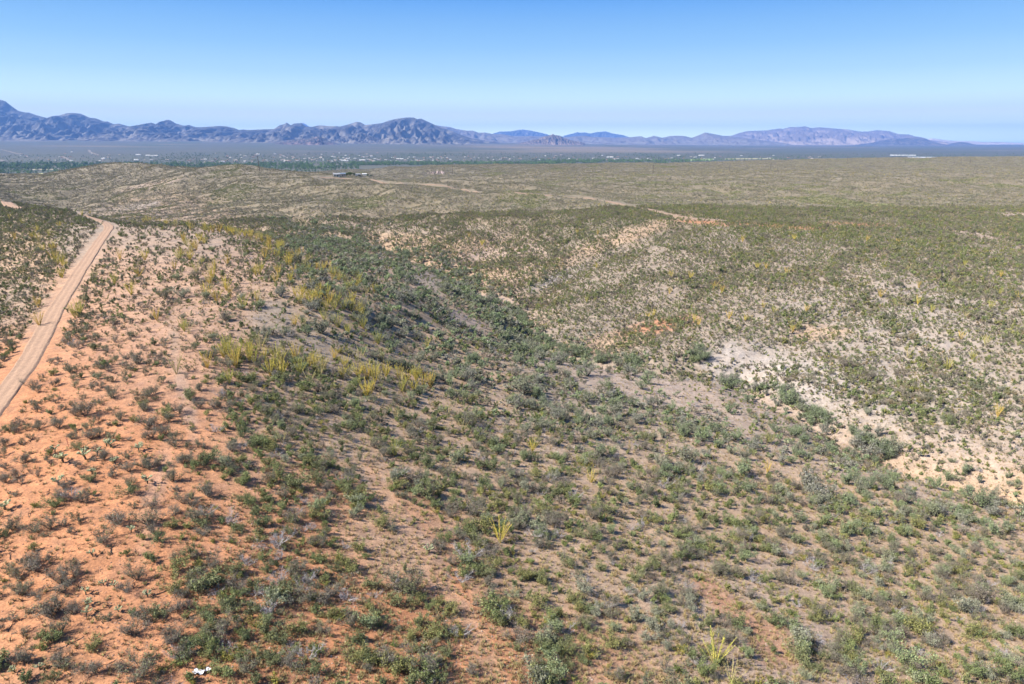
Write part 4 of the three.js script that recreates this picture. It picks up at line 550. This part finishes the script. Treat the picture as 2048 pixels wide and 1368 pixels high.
// ------------------------------------------------------------------ the homestead on the middle hill
const white = mat([0.5, 0.5, 0.48], { roughness: 0.6 }), blueRoof = mat([0.12, 0.15, 0.19], { roughness: 0.5 }), dark = mat([0.03, 0.035, 0.04], { roughness: 0.3 }), tanWall = mat([0.5, 0.42, 0.33]), redRoof = mat([0.33, 0.14, 0.09]), greyRoof = mat([0.25, 0.25, 0.26], { roughness: 0.5 });
function gable(w, h, d) { const s = new THREE.Shape([[-w / 2, 0], [w / 2, 0], [0, h]].map(p => new THREE.Vector2(...p))); return new THREE.ExtrudeGeometry(s, { depth: d, bevelEnabled: false }).translate(0, 0, -d / 2).rotateY(Math.PI / 2); }
function house(px, py, w, d, h, wall, roof, label, turn = 0.2) {
  const g = new THREE.Group(); g.position.copy(hit(px, py)); g.rotation.y = turn;
  add(new THREE.Mesh(new THREE.BoxGeometry(w, h + 1.4, d).translate(0, h / 2 - 0.7, 0), wall), 'wall', {}, g); add(new THREE.Mesh(gable(d + 0.8, 1.3, w + 0.8).translate(0, h + 0.004, 0), roof), 'roof', {}, g);
  add(new THREE.Mesh(new THREE.BoxGeometry(1, 2.05, 0.08).translate(w * 0.1, 1.05, d / 2 + 0.03), dark), 'door', {}, g); for (const x of [-0.32, 0.34]) add(new THREE.Mesh(new THREE.BoxGeometry(1.4, 1, 0.08).translate(w * x, 1.6, d / 2 + 0.03), dark), 'window', {}, g);
  add(g, 'farm_house', { label, category: 'house' });
}
house(673.5, 353, 6.5, 4, 2.4, white, greyRoof, 'small white trailer at the end of the hilltop road', 0.3); house(684, 352.6, 8, 6, 2.7, tanWall, blueRoof, 'tan homestead shed with a slate blue roof on the hill', 0.25); house(716, 351.2, 9, 6, 2.8, white, greyRoof, 'white homestead house behind a dark tree', 0.1); house(729, 350.6, 9, 5, 2.6, white, white, 'long white roofed building beside the homestead trees', 0.1);
// broadleaf trees: trunk and crown
function tree(px, py, h, r, seed, label, tone) {
  const R = rng(seed), t = new Build(), c = new Build(), g = new THREE.Group(); g.position.copy(hit(px, py));
  t.rod([0, -0.4, 0], [0.1, h * 0.45, 0.1], 0.22, 0.14, [0.06, 0.05, 0.04], 6); const lobes = [];
  for (let i = 0; i < 7; i++) { const az = R() * 6.28, q = [Math.cos(az) * r * 0.6 * R(), h * lerp(0.42, 0.85, R()), Math.sin(az) * r * 0.6 * R()]; t.rod([0.1, h * 0.4, 0.1], q, 0.09, 0.03, [0.06, 0.05, 0.04], 4); lobes.push(q); }
  for (let i = 0; i < 1600; i++) { const q = lobes[i % 7], v = [R() + R() + R() - 1.5, R() + R() + R() - 1.5, R() + R() + R() - 1.5], k = tone * (0.7 + 0.6 * R()); c.leaf([q[0] + v[0] * r * 0.55, Math.max(0.4, q[1] + v[1] * h * 0.22), q[2] + v[2] * r * 0.55], 0.34, R, [0.05 * k, 0.075 * k, 0.022 * k]); }
  add(new THREE.Mesh(t.geo(), woodMat), 'trunk', {}, g); add(new THREE.Mesh(c.geo(), woodMat), 'crown', {}, g); add(g, 'shade_tree', { label, category: 'tree', group: 'trees round the hilltop homestead' });
}
tree(709, 352.3, 7.5, 3.2, 1, 'tallest dark green tree beside the hilltop homestead', 0.9); tree(700, 352.3, 4.8, 3, 2, 'bright green tree between the shed and the tall tree', 1.5); tree(692, 352.5, 3.6, 3.4, 3, 'low olive tree next to the blue roofed shed', 1.2); tree(719, 352.8, 4, 3.4, 4, 'dark round tree before the white house', 0.6); tree(735, 352.2, 4, 3.6, 5, 'green tree at the end of the long white building', 1.1); tree(742, 352.5, 3.2, 2.8, 6, 'small green tree past the long white building', 1.1);

// ------------------------------------------------------------------ eroded white bluff
{
  const c = hit(872, 347), n = 90, m = 14, pos = [], idx = []; const d = toPx(c.x, c.y, c.z)[2], wid = 46 / F * d, hgt = 8.5 / F * d;
  for (let i = 0; i <= n; i++) for (let j = 0; j <= m; j++) { const u = i / n, v = j / m, env = Math.sin(Math.PI * u) ** 0.6, fin = Math.abs(((u * 9 + 0.9 * noise(u * 6, 2, 1) + 3) % 1) * 2 - 1); const y = hgt * env * Math.min(1, v * (0.55 + 1.1 * fin)) * (0.75 + 0.25 * noise(u * 14, 4)); pos.push(c.x + (u - 0.5) * wid, ground(c.x + (u - 0.5) * wid, c.z) - 1.5 + y, c.z - v * 16 + 9 * fin * (1 - v)); if (i < n && j < m) { const k = i * (m + 1) + j; idx.push(k, k + m + 1, k + m + 2, k, k + m + 2, k + 1); } }
  const g = new THREE.BufferGeometry(); g.setAttribute('position', new THREE.Float32BufferAttribute(pos, 3)); g.setIndex(idx); g.computeVertexNormals(); add(new THREE.Mesh(g, mat([0.33, 0.25, 0.22])), 'eroded_bluff', { kind: 'structure', label: 'pale eroded bluff with dark gullies below the utility pole', category: 'bluff' });
}
// ------------------------------------------------------------------ river plain: fields, tracks, cottonwoods, town
function sheet(pxs, color, name, label, lift = 1.2) {
  const P4 = pxs.map(p => hit(p[0], p[1], 1500, 30000)), pos = [], idx = [], n = 16; for (let i = 0; i <= n; i++) for (let j = 0; j <= 4; j++) { const a = P4[0].clone().lerp(P4[1], i / n), b = P4[3].clone().lerp(P4[2], i / n), q = a.lerp(b, j / 4); pos.push(q.x, ground(q.x, q.z) + lift, q.z); if (i < n && j < 4) { const k = i * 5 + j; idx.push(k, k + 5, k + 6, k, k + 6, k + 1); } }
  const g = new THREE.BufferGeometry(); g.setAttribute('position', new THREE.Float32BufferAttribute(pos, 3)); g.setIndex(idx); g.computeVertexNormals(); add(new THREE.Mesh(g, mat(color)), name, { kind: 'structure', label, category: 'field' });
}
sheet([[20, 350.5], [86, 348.5], [86, 346.8], [20, 348.8]], [0.42, 0.4, 0.16], 'field', 'yellow field strip before the river trees'); sheet([[120, 349], [190, 346.8], [190, 345], [120, 347]], [0.4, 0.38, 0.16], 'field', 'yellow field strip below the river trees'); sheet([[-20, 351], [14, 350.5], [14, 348], [-20, 348.5]], [0.5, 0.38, 0.28], 'field', 'bare tan field at the river edge'); sheet([[65, 340], [125, 339.5], [125, 338.6], [65, 339]], [0.45, 0.4, 0.26], 'field', 'pale clearing among the river trees');
sheet([[1372, 322], [1425, 321], [1428, 317.6], [1385, 318.2]], [0.2, 0.27, 0.08], 'field', 'bright green field past the end of the river trees'); sheet([[1450, 319], [1545, 318], [1545, 317], [1450, 317.6]], [0.42, 0.38, 0.2], 'field', 'tan field strip beyond the green field'); sheet([[1780, 311.4], [1832, 311.6], [1832, 310], [1780, 309.6]], [0.45, 0.45, 0.43], 'field', 'long white sheeted field on the far plain'); sheet([[1815, 315], [1872, 315.2], [1872, 314.2], [1815, 313.8]], [0.4, 0.41, 0.41], 'field', 'pale sheeted field on the far plain'); sheet([[345, 345], [400, 343], [400, 341.8], [345, 343.8]], [0.36, 0.3, 0.18], 'field', 'brown field strip behind the conical hill');
[[[-10, 297], [18, 303], [40, 308.5], 'pale track slanting down the far fan'], [[-5, 318], [8, 323], [0, 320], 'short pale track near the river trees'], [[178, 300], [182, 305], [198, 311], 'pale track bending on the far fan'], [[125, 313], [132, 317], [139, 320.5], 'short pale track above the river trees']].forEach(([a, b, c, label]) => { const w = [a, b, c].map(q => hit(q[0], q[1], 1500, 20000)).filter(Boolean); if (w.length > 1) road(null, 16, 'dirt_track', label, [0.32, 0.27, 0.22], 1.5, w); });
{
  const R = rng(44), crown = [0, 1, 2].map(v => { const b = new Build(), Q = rng(70 + v); b.rod([0, -1, 0], [0, 5, 0], 0.5, 0.3, [0.08, 0.07, 0.06], 4); for (let i = 0; i < 46; i++) { const a = Q() * 6.28, z = Q() * 2 - 1, r = Math.sqrt(1 - z * z) * (0.6 + 0.4 * Q()), k = 0.7 + 0.6 * Q(); b.leaf([Math.cos(a) * r * 5, 6.5 + z * 4.6, Math.sin(a) * r * 5], 2.1, Q, [0.085 * k, 0.14 * k, 0.042 * k]); } return b.geo(); });
  const belt = [], town = [], put = (list, x0, x1, y0, y1, n, s0, s1, keep = 1) => { for (let i = 0; i < n; i++) { const px = lerp(x0, x1, R()), py = lerp(y0, y1, R()), s = lerp(s0, s1, R()), rot = R() * 6.28; if (R() > keep || noise(px / 25, py / 2.2, 3) < -0.22) continue; const p = hit(px, py, 1900, 16000); if (p && p.z < -2350) list.push({ x: p.x, y: p.y, z: p.z, s, rot }); } };
  put(belt, -160, 720, 327, 338, 2400, 0.8, 1.35); put(belt, -160, 420, 338, 348, 500, 0.7, 1.1); put(belt, 400, 720, 336, 344, 420, 0.5, 0.8); put(belt, 700, 1120, 325.5, 331, 1500, 0.8, 1.3); put(belt, 1080, 1400, 321, 331, 1300, 0.8, 1.3); put(belt, 1400, 1640, 318, 324, 240, 0.6, 1);
  put(town, 300, 1400, 306, 325, 2600, 0.45, 0.85, 0.9); put(town, -160, 400, 310, 328, 700, 0.4, 0.7); put(town, 1400, 2200, 308, 320, 900, 0.4, 0.8);
  scatter('cottonwood_belt', 'dense belt of green cottonwoods along the river', crown, belt, woodMat, (p, i, v) => { const k = 0.8 + 0.5 * hash2(i, v, 61); return [k, k, k * 0.9]; });
  scatter('valley_woodland', 'scattered dark trees around the valley town', crown, town, woodMat, (p, i, v) => { const k = 0.7 + 0.4 * hash2(i, v, 62); return [k, k * 0.92, k]; });
  const hg = [[15, 3.6, 10], [20, 3.4, 11], [11, 3.2, 8]].map(([w, h, d]) => mergeGeometries([new THREE.BoxGeometry(w, h + 3, d).translate(0, h / 2 - 1.5, 0).toNonIndexed(), gable(d + 1, 1.8, w + 1).translate(0, h, 0)].map(g => { const q = g.index ? g.toNonIndexed() : g; q.deleteAttribute('uv'); return q; })));
  const hm = [[mat([0.6, 0.58, 0.56]), 'white'], [mat([0.36, 0.3, 0.25]), 'tan'], [mat([0.46, 0.43, 0.4]), 'off white'], [mat([0.3, 0.19, 0.14]), 'reddish']], hs = [], zones = [[560, 880, 311, 323, 100, 'above the river trees in the valley town'], [430, 760, 305, 316, 36, 'on the slope behind the valley town'], [860, 1300, 309, 320, 60, 'among trees in the far part of town'], [330, 560, 318, 325, 34, 'in the row along the river trees'], [1300, 1640, 308, 320, 34, 'on the plain beyond the green field'], [20, 330, 300, 322, 26, 'on the far fan above the river']];
  for (const [x0, x1, y0, y1, n, w] of zones) for (let i = 0; i < n; i++) hs.push([lerp(x0, x1, R()), lerp(y0, y1, Math.sqrt(R())), w, R(), R(), R()]);
  hs.forEach(([px, py, w, a, b, c]) => { const p = hit(px, py, 2000, 20000); if (!p) return; const k = Math.floor(a * 4), m = new THREE.Mesh(hg[Math.floor(b * 3)], hm[k][0]); m.position.copy(p); m.rotation.y = c * 1.2 - 0.6; m.scale.setScalar(lerp(0.6, 1.05, c)); add(m, 'town_house', { label: 'small ' + hm[k][1] + ' house ' + w, category: 'house', group: hm[k][1] + ' houses ' + w }); });
  [[277, 310, 34, 'short white warehouse on the far fan'], [299, 311.5, 50, 'long white warehouse on the far fan'], [310, 312, 46, 'white warehouse end to end with the longest one'], [273, 320.5, 26, 'blocky white building below the warehouses'], [207, 318, 22, 'lone white building on the far fan'], [1403, 311.5, 40, 'white building standing past the river trees'], [1357, 311.5, 22, 'low white building beside the far trees'], [1220, 315, 45, 'bright white school block among the trees'], [516, 309, 24, 'white building above the leaning pole'], [690, 322, 40, 'long pale building at the edge of the river trees'], [800, 318.5, 44, 'long white building in the middle of the town'], [725, 321, 36, 'wide pale building beside the river trees']].forEach(([px, py, len, label]) => { const p = hit(px, py, 2000, 20000), g = new THREE.Group(); g.position.copy(p); add(new THREE.Mesh(new THREE.BoxGeometry(len, 6.5, 14).translate(0, 1.25, 0), hm[0][0]), 'wall', {}, g); add(new THREE.Mesh(gable(15, 2, len + 1).translate(0, 4.51, 0), hm[0][0]), 'roof', {}, g); add(g, 'warehouse', { label, category: 'building' }); });
}
renderer.render(scene, camera);
